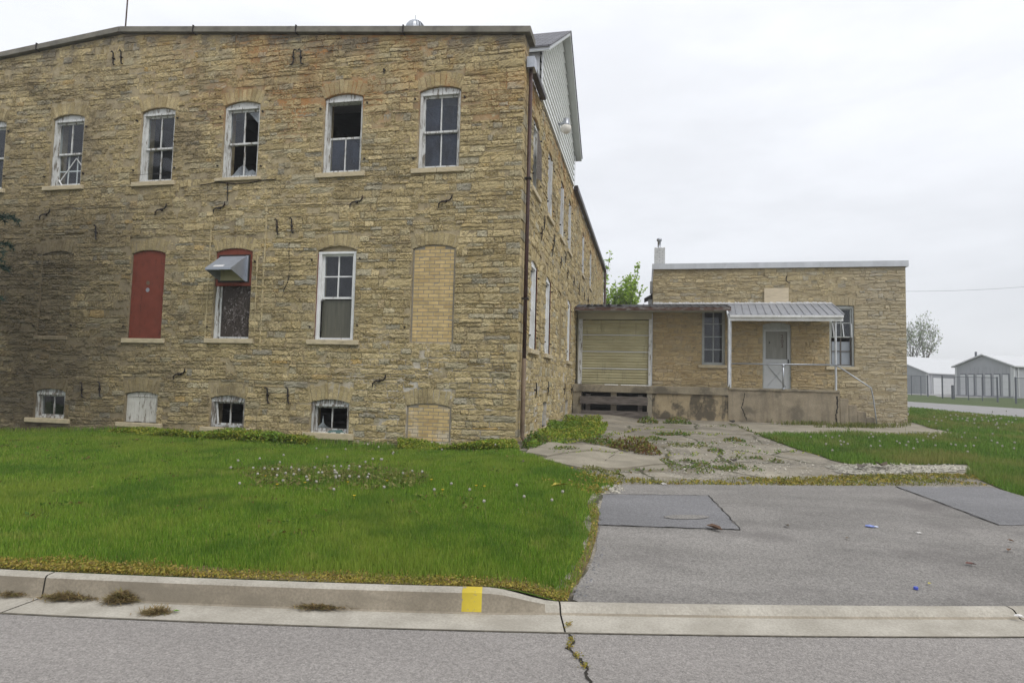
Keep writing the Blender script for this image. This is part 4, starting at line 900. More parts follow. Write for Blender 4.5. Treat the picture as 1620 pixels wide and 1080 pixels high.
# canopy over the porch
b = MB(); xa, xb = 2.76, 6.42; zb_, zf = 4.68, 4.17; yb, yf = 23.94, 22.86; nr = 15
b.hexa([(xa, yf, zf-.02), (xb, yf, zf-.02), (xb-.1, yb, zb_-.02), (xa+.1, yb, zb_-.02), (xa, yf, zf), (xb, yf, zf), (xb-.1, yb, zb_), (xa+.1, yb, zb_)])
for i in range(nr+1):
    f = i/nr; b.bar((xa+(xb-xa)*f, yf-.01, zf+.012), (xa+.1+(xb-xa-.2)*f, yb, zb_+.012), .035, .024)
M['canopy_metal'] = simple('grey_ribbed_roof', (.30,.31,.335), .5, .1, 3, metal=.3, spec=.4)
cn = b.build('porch_canopy', M['canopy_metal'], ann)
b = MB(); b.box(xa+.02, xb-.02, yf+.03, yf+.06, 3.955, 4.10); b.box(xa+.02, xb-.02, yf-.04, yf+.029, 4.075, 4.146); b.box(xb-.05, xb-.02, yf+.061, yb, 4.0, 4.13); b.build('fascia', M['white_clean'], cn)
b = MB(); b.hexa([(xa+.05, yf+.07, 4.06), (xb-.06, yf+.07, 4.06), (xb-.1, yb, 4.06), (xa+.1, yb, 4.06), (xa+.05, yf+.07, 4.08), (xb-.06, yf+.07, 4.08), (xb-.1, yb, 4.08), (xa+.1, yb, 4.08)]); b.build('ceiling', M['soffit'], cn)
b = MB(); b.tube([(2.82, 22.97, 1.64), (2.82, 22.97, 4.07)], .035, 8); b.build('post', M['galv_pale'], cn); b = MB(); b.tube([(6.18, 22.97, 1.64), (6.18, 22.97, 4.07)], .035, 8); b.build('post', M['galv_pale'], cn)
# foam / tar line where canopies meet the wall
b = MB(); r = random.Random(5); x = .2
while x < 6.3:
    s = r.uniform(.06, .12); b.hexa([(x, 23.86, 4.66), (x+s*1.1, 23.86, 4.66), (x+s*1.1, 23.955, 4.66), (x, 23.955, 4.66), (x+.01, 23.91, 4.70+r.uniform(0, .05)), (x+s, 23.91, 4.70+r.uniform(0, .05)), (x+s, 23.955, 4.72), (x, 23.955, 4.72)]); x += s
b.build('sealant_bead', simple('grey_sealant', (.45,.45,.45), .9, .2, 9), ann)
# dock roof: thin rusty sheet between the buildings
b = MB(); b.hexa([(XC+.05, 22.95, 4.40), (2.84, 22.95, 4.40), (2.84, 23.86, 4.60), (XC+.05, 23.86, 4.60), (XC+.05, 22.95, 4.44), (2.84, 22.95, 4.44), (2.84, 23.86, 4.64), (XC+.05, 23.86, 4.64)])
b.hexa([(XC+.05, 23.87, 4.60), (.17, 23.87, 4.60), (.17, 31, 4.70), (XC+.05, 31, 4.70), (XC+.05, 23.87, 4.64), (.17, 23.87, 4.64), (.17, 31, 4.74), (XC+.05, 31, 4.74)])
for i in range(23): x = XC+.1+i*.24; b.bar((x, 22.94, 4.45), (x, 23.86, 4.65), .05, .02)
dk = b.build('dock_roof', M['roofdark'], ann)
b = MB(); b.box(XC+.05, 2.84, 22.93, 22.95, 4.31, 4.435); b.build('roof_edge', simple('rusty_roof_edge', (.085,.05,.038), .85, .4, 5, col2=(.20,.19,.18), mask=(.5,.62), stretch=(1,1,4)), dk)
b = MB(); r = random.Random(12)
for x in (-2.2, -1.95, -1.75, -1.5, -1.1): b.hexa([(x, 23.0, 4.47), (x+.22, 23.05, 4.47), (x+.2, 23.4, 4.53), (x, 23.4, 4.53), (x+.05, 23.1, 4.52+r.uniform(.0, .06)), (x+.12, 23.1, 4.53+r.uniform(0, .06)), (x+.1, 23.3, 4.58), (x+.02, 23.3, 4.58)])
b.build('torn_felt', M['black'], dk)
b = MB(); b.box(XC+.06, .17, 23.90, 23.95, 4.09, 4.59); b.box(XC+.06, -2.53, 23.86, 23.95, 1.65, 4.089); b.build('panel', M['cream'], dk)
b = MB(); b.box(XC+.09, 2.80, 23.0, 23.85, 4.34, 4.36); b.build('soffit', M['soffit'], dk)
# overhead dock door with pressed ribs
b = MB(); x0, x1 = -2.385, .055; z = 1.655; prof = []
while z < 4.085:
    for dz, d in ((0, .0), (.05, .0), (.065, .022), (.085, .022), (.10, .0), (.135, .0), (.15, .018), (.165, .018), (.18, 0)):
        if z+dz < 4.088: prof.append((z+dz, d))
    z += .2
for (za, da), (zc, dc) in zip(prof[:-1], prof[1:]):
    if zc > za: b.poly([(x0, 23.88-da, za), (x1, 23.88-da, za), (x1, 23.88-dc, zc), (x0, 23.88-dc, zc)])
dd = b.build('dock_door', M['dockdoor'], ann)
b = MB()
for z in (2.23, 2.86, 3.48): b.box(x0, x1, 23.845, 23.858, z, z+.025)
b.build('section_seam', M['fascia_white'], dd)
b = MB(); b.box(-2.53, -2.385, 23.80, 23.859, 1.65, 4.088); b.box(.055, .16, 23.80, 23.859, 1.65, 4.088); b.build('door_frame', M['white'], dd)
b = MB(); b.box(.162, .19, 23.79, 23.86, 1.65, 4.3); b.build('drain_rod', M['galv_pale'], dd)
spout([(2.70, 22.97, 4.33), (2.72, 22.95, 4.22), (2.76, 22.90, 4.05), (2.755, 22.90, 3.7), (2.745, 22.90, 1.76), (2.745, 22.84, 1.68)], .04, 'downspout', M['galv_pale'], ann)
# ================================================================== LOADING DOCK
dock = empty('loading_dock', (1.8, 23.3, .5), 'stained cracked concrete loading dock and porch along the annex front', 'loading dock')
b = MB(); b.box(XC+.035, 2.75, YS, 23.80, 1.37, 1.64); b.box(2.753, 6.29, YS, 23.94, 1.56, 1.645); b.build('slab', M['lip'], dock, bevel=.02)
b = MB(); b.box(.19, 2.75, 22.96, 23.8, .2, 1.369); b.build('wall', M['dock'], dock)
b = MB(); b.box(2.751, 6.28, 22.935, 23.94, .2, 1.559); b.build('porch_wall', M['porch'], dock)
b = MB(); b.box(XC+.04, -2.30, 22.95, 23.7, .2, 1.369); b.build('pillar', M['lip'], dock); b = MB(); b.box(-1.25, -1.05, 22.99, 23.3, .2, 1.369); b.build('pillar', M['lip'], dock); b = MB(); b.hexa([(.03, 22.95, .2), (.189, 22.95, .2), (.189, 23.7, .2), (.03, 23.7, .2), (.02, 22.95, 1.369), (.189, 22.95, 1.369), (.189, 23.7, 1.369), (.02, 23.7, 1.369)]); b.build('pillar', M['slab'], dock)
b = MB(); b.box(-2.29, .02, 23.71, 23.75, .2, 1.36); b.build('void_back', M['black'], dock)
for x in (-2.15, -.30):
    b = MB(); b.box(x, x+.16, 23.05, 23.2, .35, 1.3); b.build('timber_post', M['wood_old'], dock)
for z0, z1, xl, xr, y in ((.94, 1.225, -2.34, .045, 22.885), (.50, .715, -2.29, .06, 22.87), (.39, .485, -2.24, .10, 22.84)):
    b = MB(); nseg = 10; r = random.Random(int(z0*100))
    top = [(xl+(xr-xl)*i/nseg, z1+r.uniform(-.012, .012)+.015*i/nseg) for i in range(nseg+1)]; bot = [(xl+(xr-xl)*i/nseg, z0+r.uniform(-.012, .012)+.01*i/nseg) for i in range(nseg+1)]
    for i in range(nseg): b.hexa([(bot[i][0], y, bot[i][1]), (bot[i+1][0], y, bot[i+1][1]), (bot[i+1][0], y+.06, bot[i+1][1]), (bot[i][0], y+.06, bot[i][1]), (top[i][0], y, top[i][1]), (top[i+1][0], y, top[i+1][1]), (top[i+1][0], y+.06, top[i+1][1]), (top[i][0], y+.06, top[i][1])])
    b.build('plank', M['wood_old'], dock)
def crack(pts, w, y, parent, z=None):
    b = MB(); r = random.Random(len(pts)*7); P = []
    for (xa, za), (xb, zb) in zip(pts[:-1], pts[1:]):
        for i in range(5): P.append((xa+(xb-xa)*i/5+r.uniform(-.02, .02), za+(zb-za)*i/5))
    P.append(pts[-1])
    for (xa, za), (xb, zb) in zip(P[:-1], P[1:]):
        wa, wb = w*r.uniform(.5, 1.3), w*r.uniform(.5, 1.3); b.poly([(xa-wa/2, y, za), (xa+wa/2, y, za), (xb+wb/2, y, zb), (xb-wb/2, y, zb)])
    return b.build('crack', M['soil_dark'], parent)
crack([(3.28, 1.48), (3.24, 1.2), (3.18, 1.0), (3.26, .8), (3.36, .55)], .03, 22.931, dock); crack([(6.21, 1.45), (6.22, 1.1), (6.17, .85), (6.20, .55)], .05, 22.930, dock); crack([(2.0, 1.3), (1.85, .95), (1.65, .6)], .012, 22.957, dock); crack([(.1, 1.25), (.2, 1.1), (.3, 1.3)], .015, 22.945, dock)
# broken concrete steps at the right end
for i, (xe, zt) in enumerate(((6.56, 1.38), (6.83, 1.17), (7.1, .97), (7.36, .78))):
    b = MB(); xs = 6.295+i*.268; b.box(xs, xe, 22.95+.01*i, 23.94, .2, zt); b.build('step', M['porch'], dock, bevel=.02)
b = MB(); b.hexa([(7.37, 22.97, .3), (7.75, 23.1, .3), (7.7, 23.9, .3), (7.37, 23.9, .3), (7.37, 22.97, .62), (7.62, 23.15, .60), (7.6, 23.9, .62), (7.37, 23.9, .66)]); b.build('kerbstone', M['slab'], dock, bevel=.02)
# handrail: its own thing, stands on the dock
hr = empty('handrail', (4.5, 22.98, 1.645), 'galvanised pipe handrail along the porch edge running down beside the steps', 'handrail')
b = MB(); b.tube([(2.86, 22.93, 2.475), (6.18, 22.93, 2.49)], .026, 8); b.tube([(6.18, 22.93, 2.49), (7.24, 22.93, 1.75), (7.30, 22.93, 1.4), (7.36, 22.93, .9), (7.40, 22.93, .48)], .022, 8); b.build('rail', M['aluminium'], hr, smooth=True)
b = MB(); b.tube([(4.525, 22.93, 1.646), (4.525, 22.93, 2.48)], .028, 8); b.lathe((4.525, 22.93, 1.646), [(.06, 0), (.06, .02), (.03, .03)], 10); b.lathe((4.525, 22.93, 2.40), [(.04, 0), (.045, .04), (.04, .09)], 10); b.build('post', M['aluminium'], hr, smooth=True)
# ================================================================== GROUND
def proj(X, Y, Z):
    Z = Z-EYE; cy, sy = math.cos(YAW), math.sin(YAW); x = cy*X+sy*Y; y2 = -sy*X+cy*Y
    cp, sp = math.cos(PITCH), math.sin(PITCH); dep = cp*y2+sp*Z; yy = -sp*y2+cp*Z
    c, s = math.cos(ROLL), math.sin(ROLL); a = c*x+s*yy; b = -s*x+c*yy
    return 810+FPX*a/dep, 540-FPX*b/dep
def inside(poly, x, y):
    x = np.asarray(x); y = np.asarray(y); r = np.zeros(x.shape, bool); n = len(poly)
    for i in range(n):
        x0, y0 = poly[i]; x1, y1 = poly[(i+1) % n]
        if y0 == y1: continue
        c = ((y0 > y) != (y1 > y)) & (x < (x1-x0)*(y-y0)/(y1-y0)+x0); r ^= c
    return r
def ragged(poly, step, amp, seed):
    r = np.random.default_rng(seed); out = []; n = len(poly)
    for i in range(n):
        a = np.array(poly[i]); b = np.array(poly[(i+1) % n]); d = b-a; L = np.linalg.norm(d); k = max(1, int(L/step)); nn = np.array([-d[1], d[0]])/max(L, 1e-6)
        for q in range(k): out.append(tuple(a+d*q/k+nn*r.normal(0, amp)*(q > 0)))
    return out
def drape(name, poly, zoff, step, mat, kind='structure', thick=0, dome=0):
    n = len(poly); xs = [p[0] for p in poly]; ys = [p[1] for p in poly]
    gx, gy_ = np.meshgrid(np.arange(min(xs), max(xs), step)+step*.37, np.arange(min(ys), max(ys), step)+step*.41); gx = gx.ravel(); gy_ = gy_.ravel()
    k = inside(poly, gx, gy_); vs = [Vector(p) for p in poly]+[Vector((a, b_)) for a, b_ in zip(gx[k], gy_[k])]
    ed = [(i, (i+1) % n) for i in range(n)]
    v2, _, f2, *_ = delaunay_2d_cdt(vs, ed, [], 1, 1e-5)
    X = np.array([v.x for v in v2]); Y = np.array([v.y for v in v2]); Z = H(X, Y)+zoff
    if dome: Z = Z+dome*np.sin(X*5)*np.sin(Y*4)
    V = np.stack([X, Y, Z], 1); F = [tuple(f) for f in f2]
    if thick:
        m = len(V); V = np.concatenate([V, np.stack([X[:n], Y[:n], H(X[:n], Y[:n])-.05], 1)])
        Q = [(i, (i+1) % n, m+(i+1) % n, m+i) for i in range(n)]
    me = bpy.data.meshes.new(name); me.from_pydata(V.tolist(), [], F+(Q if thick else [])); o = link(name, me, mat, None)
    if kind: o['kind'] = kind
    return o
def axis(segs):
    o = []
    for a, b_, s in segs: o += list(np.arange(a, b_-1e-6, s))
    return np.array(o+[segs[-1][1]])
gx = axis([(-330, -60, 45), (-60, -26, 4), (-26, 14, .4), (14, 60, 2), (60, 120, 10), (120, 330, 35)]); gyy = axis([(-60, 0, 10), (0, 30, .3), (30, 70, 2), (70, 130, 6), (130, 330, 40)])
XX, YY = np.meshgrid(gx, gyy, indexing='ij'); ZZ = H(XX, YY); ZZ = np.where(YY < ky(XX)+.12, -.35, ZZ); nx, ny = XX.shape
idx = np.arange(nx*ny).reshape(nx, ny); Fq = np.stack([idx[:-1, :-1], idx[1:, :-1], idx[1:, 1:], idx[:-1, 1:]], -1).reshape(-1, 4)
o = mesh_np('ground', np.stack([XX, YY, ZZ], -1).reshape(-1, 3), [Fq], [M['yard']], smooth=True); o['kind'] = 'structure'
# road
xs = axis([(-60, -12, 4), (-12, 10, .4), (10, 60, 4)]); V = []; F = []
for i, x in enumerate(xs): V += [(x, float(gy(x))-.004, 0.0), (x, float(gy(x))-3.0, .03), (x, float(gy(x))-7.5, .06), (x, float(gy(x))-16, -.05)]
for i in range(len(xs)-1):
    for j in range(3): F.append((i*4+j, i*4+4+j, i*4+5+j, i*4+1+j))
o = mesh_np('road', V, [np.array(F)], [M['road']]); o['kind'] = 'structure'
# kerb with gutter pan, joints and painted mark
def kprof(x, lift=0.):
    hk = float(kerb_top(x)); g0 = float(gy(x)); sl = .237+.0208*min(max(x, -6), 4.5); nn = Vector((-sl, 1)).normalized(); low = (.14-hk)/.09
    pr = [(0, .004), (.335, -.010+.008*low), (.355, -.004+.012*low), (.374+.02*low, hk-.018+.010*low), (.388+.02*low, hk-.004+.001*low), (.455, hk), (.478, hk-.006), (.482, hk-.2)]
    return [(x+nn.x*a, g0+nn.y*a, z+lift) for a, z in pr]
def kstrip(x0, x1, step, lift=0., j0=0, j1=8):
    n = max(1, int(round((x1-x0)/step))); V = []; F = []; m = j1-j0
    for i in range(n+1): V += kprof(x0+(x1-x0)*i/n, lift)[j0:j1]
    for i in range(n):
        for j in range(m-1): F.append((i*m+j, (i+1)*m+j, (i+1)*m+j+1, i*m+j+1))
    return V, F
V = []; F = []
for a, c, s in [(-40, -4.2, 1.2), (-4.2, -.500, .1), (-.500, 2.78, .15), (2.78, 40, 1.2)]:
    v, f = kstrip(a+.006, c-.006, s); F += [tuple(k+len(V) for k in q) for q in f]; V += v
n0 = len(F)
for jx in (-4.2, -.500, 2.78):
    v, f = kstrip(jx-.012, jx+.012, 1, -.012); F += [tuple(k+len(V) for k in q) for q in f]; V += v
M['kerb_face'] = concrete('kerb_face_concrete', (.285,.25,.195), (.20,.175,.135), (.47,.64), 1.6, .3, (1,1,3), .35)  # darker kerb copy: dimmer light on the upright face painted in, plus grime
o = mesh_np('kerb', V, [np.array(F)], [M['kerb'], M['soil_dark'], M['kerb_face']], None, [2 if (i % 7 in (1, 2) and V[f[0]][0] < -.75) or i % 7 == 1 else 0 for i, f in enumerate(F[:n0])]+[1]*(len(F)-n0)); o['kind'] = 'structure'
v, f = kstrip(-1.19, -1.05, .03, .0025, 2, 6); o = mesh_np('kerb_paint', v, [np.array(f)], [M['yellow']]); o['kind'] = 'structure'
# dark seam between pan and asphalt
V = []; F = []; r = random.Random(2); xs = np.arange(-9, 6, .12)
for x in xs: w_ = r.uniform(-.010, .006); w_ *= .6; V += [(x, float(gy(x))-.005-w_, .0035), (x, float(gy(x))+.006, .0075)]
for i in range(len(xs)-1): F.append((2*i, 2*i+2, 2*i+3, 2*i+1))
o = mesh_np('road_seam', V, [np.array(F)], [simple('seam_dirt', (.10,.09,.07), 1, .4, 15)]); o['kind'] = 'structure'
# crack across gutter and road
def ribbon(name, pts, wd, z, mat, seed):
    r = random.Random(seed); P = []
    for a, c in zip(pts[:-1], pts[1:]):
        for i in range(4): P.append((a[0]+(c[0]-a[0])*i/4+r.uniform(-.012, .012), a[1]+(c[1]-a[1])*i/4+r.uniform(-.012, .012)))
    P.append(pts[-1]); V = []; F = []
    for i, p in enumerate(P):
        d = Vector(P[min(i+1, len(P)-1)])-Vector(P[max(i-1, 0)]); nn = Vector((-d.y, d.x)).normalized(); w_ = wd*r.uniform(.35, 1.2)/2; zz = z(p[0], p[1]) if callable(z) else z
        V += [(p[0]+nn.x*w_, p[1]+nn.y*w_, zz), (p[0]-nn.x*w_, p[1]-nn.y*w_, zz)]
    for i in range(len(P)-1): F.append((2*i, 2*i+1, 2*i+3, 2*i+2))
    o = mesh_np(name, V, [np.array(F)], [mat]); o['kind'] = 'structure'; return o
def flat(px, py, z=0.):
    q = ray(px, py); t = (z-EYE)/q[2]; return (q[0]*t, q[1]*t)
ROADCRACK = [flat(*p) for p in [(899, 1004), (906, 1014), (899, 1026), (908, 1035), (919, 1047), (928, 1060), (930, 1071), (936, 1090), (930, 1120)]]
ribbon('road_crack', ROADCRACK, .020, lambda x, y: .0045+max(0, (float(gy(x))-y))*.01, M['soil_dark'], 5)
g_ = lambda L: [gnd(*p) for p in L]
LAWN = g_([(884, 947), (905, 938), (922, 908), (934, 882), (941, 850), (944, 825), (941, 800), (948, 786), (962, 777), (975, 769), (965, 759), (935, 753), (908, 746), (880, 735), (845, 724), (822, 717)])
LAWN = LAWN+[(XC-.02, YF-.02), (-23, YF-.02), (-30, 12.5)]+[(x, float(ky(x))+.0) for x in (-30, -20, -14, -10, -7, -5, -4, -3, -2.4, -2, -1.7, -1.4, -1.2, -1.0, -.9, -.8, -.7, -.62)]
LAWN = [(x, min(y, YF-.02)) if x < XC+.05 else (x, y) for x, y in ragged(LAWN, .35, .03, 3)]
drape('lawn', LAWN, .012, .4, M['lawn'])
R1 = g_([(1203, 690), (1245, 687), (1330, 688), (1420, 688), (1525, 690), (1570, 695), (1700, 708), (1760, 800), (1640, 793), (1600, 781), (1570, 768), (1545, 757), (1530, 735), (1440, 736), (1345, 735), (1300, 722), (1240, 703)])
R1r = ragged(R1, .4, .06, 4); drape('lawn', R1r, .014, .6, M['lawn'])
R2 = g_([(1436, 667), (1440, 646), (1620, 662), (1800, 677), (1800, 718), (1700, 708), (1570, 694), (1527, 688), (1490, 681)])
drape('lawn', ragged(R2, .8, .06, 5), .014, 1.0, M['lawn'])
fr0, fr1, nr0, nr1 = gnd(1445, 636), gnd(1620, 647), gnd(1445, 644.5), gnd(1620, 661)
def ext(a, b_, t): return (a[0]+(b_[0]-a[0])*t, a[1]+(b_[1]-a[1])*t)
drape('far_road', [ext(nr0, nr1, -1.4), ext(nr0, nr1, 2.2), ext(fr0, fr1, 1.5), ext(fr0, fr1, -.8)], .02, 3, M['farroad'])
DRIVE = g_([(906, 951), (930, 905), (944, 872), (949, 840), (948, 800), (962, 783), (985, 768), (1120, 768), (1270, 769), (1420, 770), (1568, 771), (1622, 787), (1700, 812), (1760, 830)])
dx = [5.6, 4.6, 3.6, 2.8, 1.8, .8, 0, -.45]
DRIVE = ragged(DRIVE+[(x, float(ky(x))+.004) for x in dx], .25, .012, 6)
drape('driveway', DRIVE, .016, .35, M['drive'])
P1 = g_([(955, 784), (1040, 784.5), (1121, 786), (1150, 815), (1172, 841), (1060, 837), (948, 833), (951, 805)]); drape('asphalt_patch', ragged(P1, .10, .014, 7), .022, .4, M['patch'])
P2 = g_([(1417, 771.5), (1568, 772.5), (1625, 791), (1700, 814), (1720, 836), (1580, 833), (1510, 806)]); drape('asphalt_patch', ragged(P2, .14, .016, 8), .022, .4, M['patch'])
ov = [gnd(1086+36*math.cos(a*math.pi/10)*(1+.08*math.sin(a*3)), 821+3.6*math.sin(a*math.pi/10)) for a in range(20)]; drape('worn_spot', ov, .028, .2, M['drive'])
for a, c, s in ((P1[4], P1[2], 1), (P2[0], P2[5], 2), (P1[6], P1[4], 3), (P1[0], P1[2], 4)):
    ribbon('patch_seam', [ext(a, c, t) for t in (0, .25, .5, .75, 1)], .016, lambda x, y: float(H(x, y))+.0265, M['soil_dark'], s)
GRV = g_([(1305, 737), (1380, 733.5), (1450, 735.5), (1525, 737), (1533, 744), (1460, 748), (1380, 751), (1330, 749)]); drape('gravel', ragged(GRV, .2, .06, 9), .010, .3, M['gravel'])
# broken slabs standing proud of the yard
SL = [[(857, 729.5), (894, 721), (961, 719.5), (973, 720.5), (962, 729), (941, 742.5), (926, 744.6), (909, 741), (881, 734.5)], [(975, 721), (1007, 723), (1038.5, 728), (1051.5, 737.5), (1030, 739), (1005, 742.5), (977, 745.3), (943.5, 742), (964, 729)],
      [(1006, 743.4), (1031, 740), (1054, 739), (1056, 745.2), (1018, 747.3)], [(856, 706.5), (881, 705), (946, 708.5), (979, 715), (968, 718.6), (894, 719.6), (866, 725), (832, 720), (838, 711)]]
for i, s in enumerate(SL):
    o = drape('concrete_slab', ragged(g_(s), .18, .012, 20+i), .045+.01*(i % 2), .25, M['slab'], None, .1)
    tag(o, ['large broken concrete slab beside the lawn edge left of its cracked twin', 'broken concrete slab with a bright rim right of the diagonal crack', 'small pale triangular piece of concrete at the tip of the slabs', 'greyer broken slab at the foot of the warehouse corner'][i], 'concrete slab', 'broken concrete slabs by the lawn')
PATH = g_([(1165, 671), (1440, 671), (1490, 681), (1528, 689), (1330, 687.5), (1207, 689), (1180, 680)]); drape('path', ragged(PATH, .4, .03, 30), .012, .5, M['slab'])
# ------------------------------------------------------------------ vegetation builders
def in_view(x, y, z, m=90):
    cy, sy = math.cos(YAW), math.sin(YAW); xx = cy*x+sy*y; y2 = -sy*x+cy*y; px = 810+FPX*xx/np.maximum(y2, .1); return (px > -m) & (px < 1620+m)
def sample(poly, dens, rmax, seed):
    r = np.random.default_rng(seed); xs = [p[0] for p in poly]; ys = [p[1] for p in poly]; x0, x1, y0, y1 = max(min(xs), -40), min(max(xs), 60), min(ys), max(ys)
    n = int((x1-x0)*(y1-y0)*rmax); x = r.uniform(x0, x1, n); y = r.uniform(y0, y1, n); k = in_view(x, y, 0); x, y = x[k], y[k]
    d = np.hypot(x, y); k = r.random(len(x))*rmax < dens(x, y, d); x, y = x[k], y[k]; k = inside(poly, x, y); return x[k], y[k]
def blades(name, x, y, h, w, mat, seed, z=None, kind='stuff', lean=.5, parent=None, label=None, cat=None):
    r = np.random.default_rng(seed); n = len(x); z = H(x, y)+.012 if z is None else z; az = r.uniform(0, 2*math.pi, n); hh = h*r.uniform(.55, 1.35, n); ww = w*r.uniform(.7, 1.3, n)
    ld = r.uniform(0, 2*math.pi, n); la = hh*r.uniform(0, lean, n); dx, dy = np.cos(az)*ww/2, np.sin(az)*ww/2; tx, ty = x+np.cos(ld)*la, y+np.sin(ld)*la
    V = np.empty((n, 4, 3), np.float32)
    V[:, 0] = np.stack([x-dx, y-dy, z-.01], 1); V[:, 1] = np.stack([x+dx, y+dy, z-.01], 1); V[:, 2] = np.stack([tx+dx*.35, ty+dy*.35, z+hh], 1); V[:, 3] = np.stack([tx-dx*.35, ty-dy*.35, z+hh], 1)
    t = np.stack([r.beta(1.6, 2.6, n), r.random(n), r.random(n)], 1); o = mesh_np(name, V.reshape(-1, 3), [np.arange(n*4).reshape(n, 4)], [mat], parent, None, np.repeat(t, 4, 0)); tag(o, label, cat, None, kind); return o
def leaves(name, x, y, z, size, mat, seed, parent=None, up=.4, asp=1.6, kind=None):
    r = np.random.default_rng(seed); n = len(x); C = np.stack([x, y, z], 1); a = r.normal(0, 1, (n, 3)); a[:, 2] = a[:, 2]*.6+up; a /= np.linalg.norm(a, axis=1)[:, None]
    b_ = np.cross(a, r.normal(0, 1, (n, 3))); b_ /= np.linalg.norm(b_, axis=1)[:, None]; s = (size*r.uniform(.6, 1.4, n))[:, None]
    V = np.empty((n, 4, 3)); V[:, 0] = C-a*s*asp*.5; V[:, 1] = C+b_*s*.5; V[:, 2] = C+a*s*asp*.5; V[:, 3] = C-b_*s*.5
    t = np.stack([r.random(n), r.random(n), r.random(n)], 1); o = mesh_np(name, V.reshape(-1, 3), [np.arange(n*4).reshape(n, 4)], [mat], parent, None, np.repeat(t, 4, 0))
    if kind: o['kind'] = kind
    return o
nz = lambda x, y, s, k=1.: wob(x, y, s, k)
# lawn grass
def dl(x, y, d):
    edge = np.clip((y-ky(x)-.10)/.2, 0, 1); bare = 1-.75*np.clip(nz(x, y, 41, .7)-.55, 0, 1)
    rt = sstep(.0, .35, (-.45+np.interp(y, [5, 6.5, 8], [.0, -.05, -.15]))-x)*.8+.2
    return 9500*np.minimum(1, (5.2/d)**1.5)*edge*bare*rt
gxp, gyp = sample(LAWN, dl, 9500, 50); dd_ = np.hypot(gxp, gyp)
hv = (.047+.016*nz(gxp, gyp, 42, .5))*(1+.35*np.clip(nz(gxp, gyp, 43, 1.2), 0, 1))
blades('grass', gxp, gyp, np.clip(hv, .026, .10), .0052*np.maximum(1, dd_/5.2)**.75, M['grass'], 51)
# broad-leaved weeds and clover scattered through the lawn
r = np.random.default_rng(150); wx = []; wy = []
for i in range(150):
    cx_, cy_ = r.uniform(-12, -.8), r.uniform(4.9, 12.4); m = r.integers(6, 26); sp_ = r.uniform(.03, .14); wx += list(cx_+r.normal(0, sp_, m)); wy += list(cy_+r.normal(0, sp_, m))
wx, wy = np.array(wx), np.array(wy); k = inside(LAWN, wx, wy); wx, wy = wx[k], wy[k]
leaves('weed_mat', wx, wy, H(wx, wy)+.03+.035*r.random(len(wx)), .028, M['weed'], 151, kind='stuff', up=.9)
sx_ = r.uniform(-13, -.6, 2600); sy2 = r.uniform(4.8, 12.6, 2600); k = inside(LAWN, sx_, sy2); blades('grass', sx_[k], sy2[k], .085, .006, M['dry_grass'], 152, lean=1.1)
# taller fringe along facade and lawn edge
n = 5000; r = np.random.default_rng(52); fx = r.uniform(-17, -2.75, n); fy = YF-.05-np.abs(r.normal(0, .22, n)); blades('grass', fx, fy, .13, .012, M['grass'], 53, lean=.6)
# rough right-hand lawns
def dr_(x, y, d): return 1500*np.minimum(1, (13/d)**1.3)*np.clip(.8+.5*nz(x, y, 44, .5), .2, 1)
for P_, s in ((R1r, 54), (R2, 56)):
    a, c = sample(P_, dr_, 1500, s); d = np.hypot(a, c); blades('grass', a, c, .085*np.clip(1+.5*nz(a, c, 45, .8), .5, 1.6), .011*np.maximum(1, d/13)**1.0, M['grass_right'], s+1)
# sparse yellow grass where the yard meets the driveway
STR = g_([(960, 757), (1100, 759), (1300, 754), (1450, 750), (1560, 752), (1580, 768), (1400, 770), (1270, 769), (1100, 768), (990, 767)])
a, c = sample(STR, lambda x, y, d: 900*np.clip(.55+.8*nz(x, y, 46, 1.4), 0, 1), 900, 58); blades('dry_grass', a, c, .032, .010, M['dry_grass'], 59, lean=1.6); a, c = sample(STR, lambda x, y, d: 1300*np.clip(.35+.9*nz(x, y, 46, 1.4), 0, 1), 1300, 158); leaves('dry_grass', a, c, H(a, c)+.012+.02*np.random.default_rng(3).random(len(a)), .028, M['stonecrop_yellow'], 159, kind='stuff')
STR2 = g_([(1165, 662), (1330, 666), (1400, 668), (1440, 668), (1440, 676), (1340, 680), (1230, 672)]); a, c = sample(STR2, lambda x, y, d: 700*np.clip(.3+.8*nz(x, y, 47, 1.2), 0, 1), 700, 60); blades('dry_grass', a, c, .12, .022, M['dry_grass'], 61, lean=.9)
# bare yellow verge and stonecrop along the kerb
n = 30000; r = np.random.default_rng(62); vx = r.uniform(-6.2, -.55, n); off = np.abs(r.normal(0, .11, n)); vy = ky(vx)+.02+off; k = (np.clip(.62+.7*nz(vx, vy, 48, 2.2), .06, 1) > r.random(n)); vx, vy = vx[k], vy[k]
vz = H(vx, vy)+.012+.05*r.random(len(vx))*np.clip(.6+.6*nz(vx, vy, 49, 2.5), .1, 1.3); leaves('stonecrop', vx, vy, vz, .013, M['stonecrop_yellow'], 63, kind='stuff')
V_ = [(x, float(ky(x))+.02) for x in np.arange(-9, -.5, .4)]; W_ = [(x, float(ky(x))+.24+.05*math.sin(x*5)) for x in np.arange(-9, -.5, .4)]; drape('bare_soil', V_+W_[::-1], .019, .15, M['verge'])
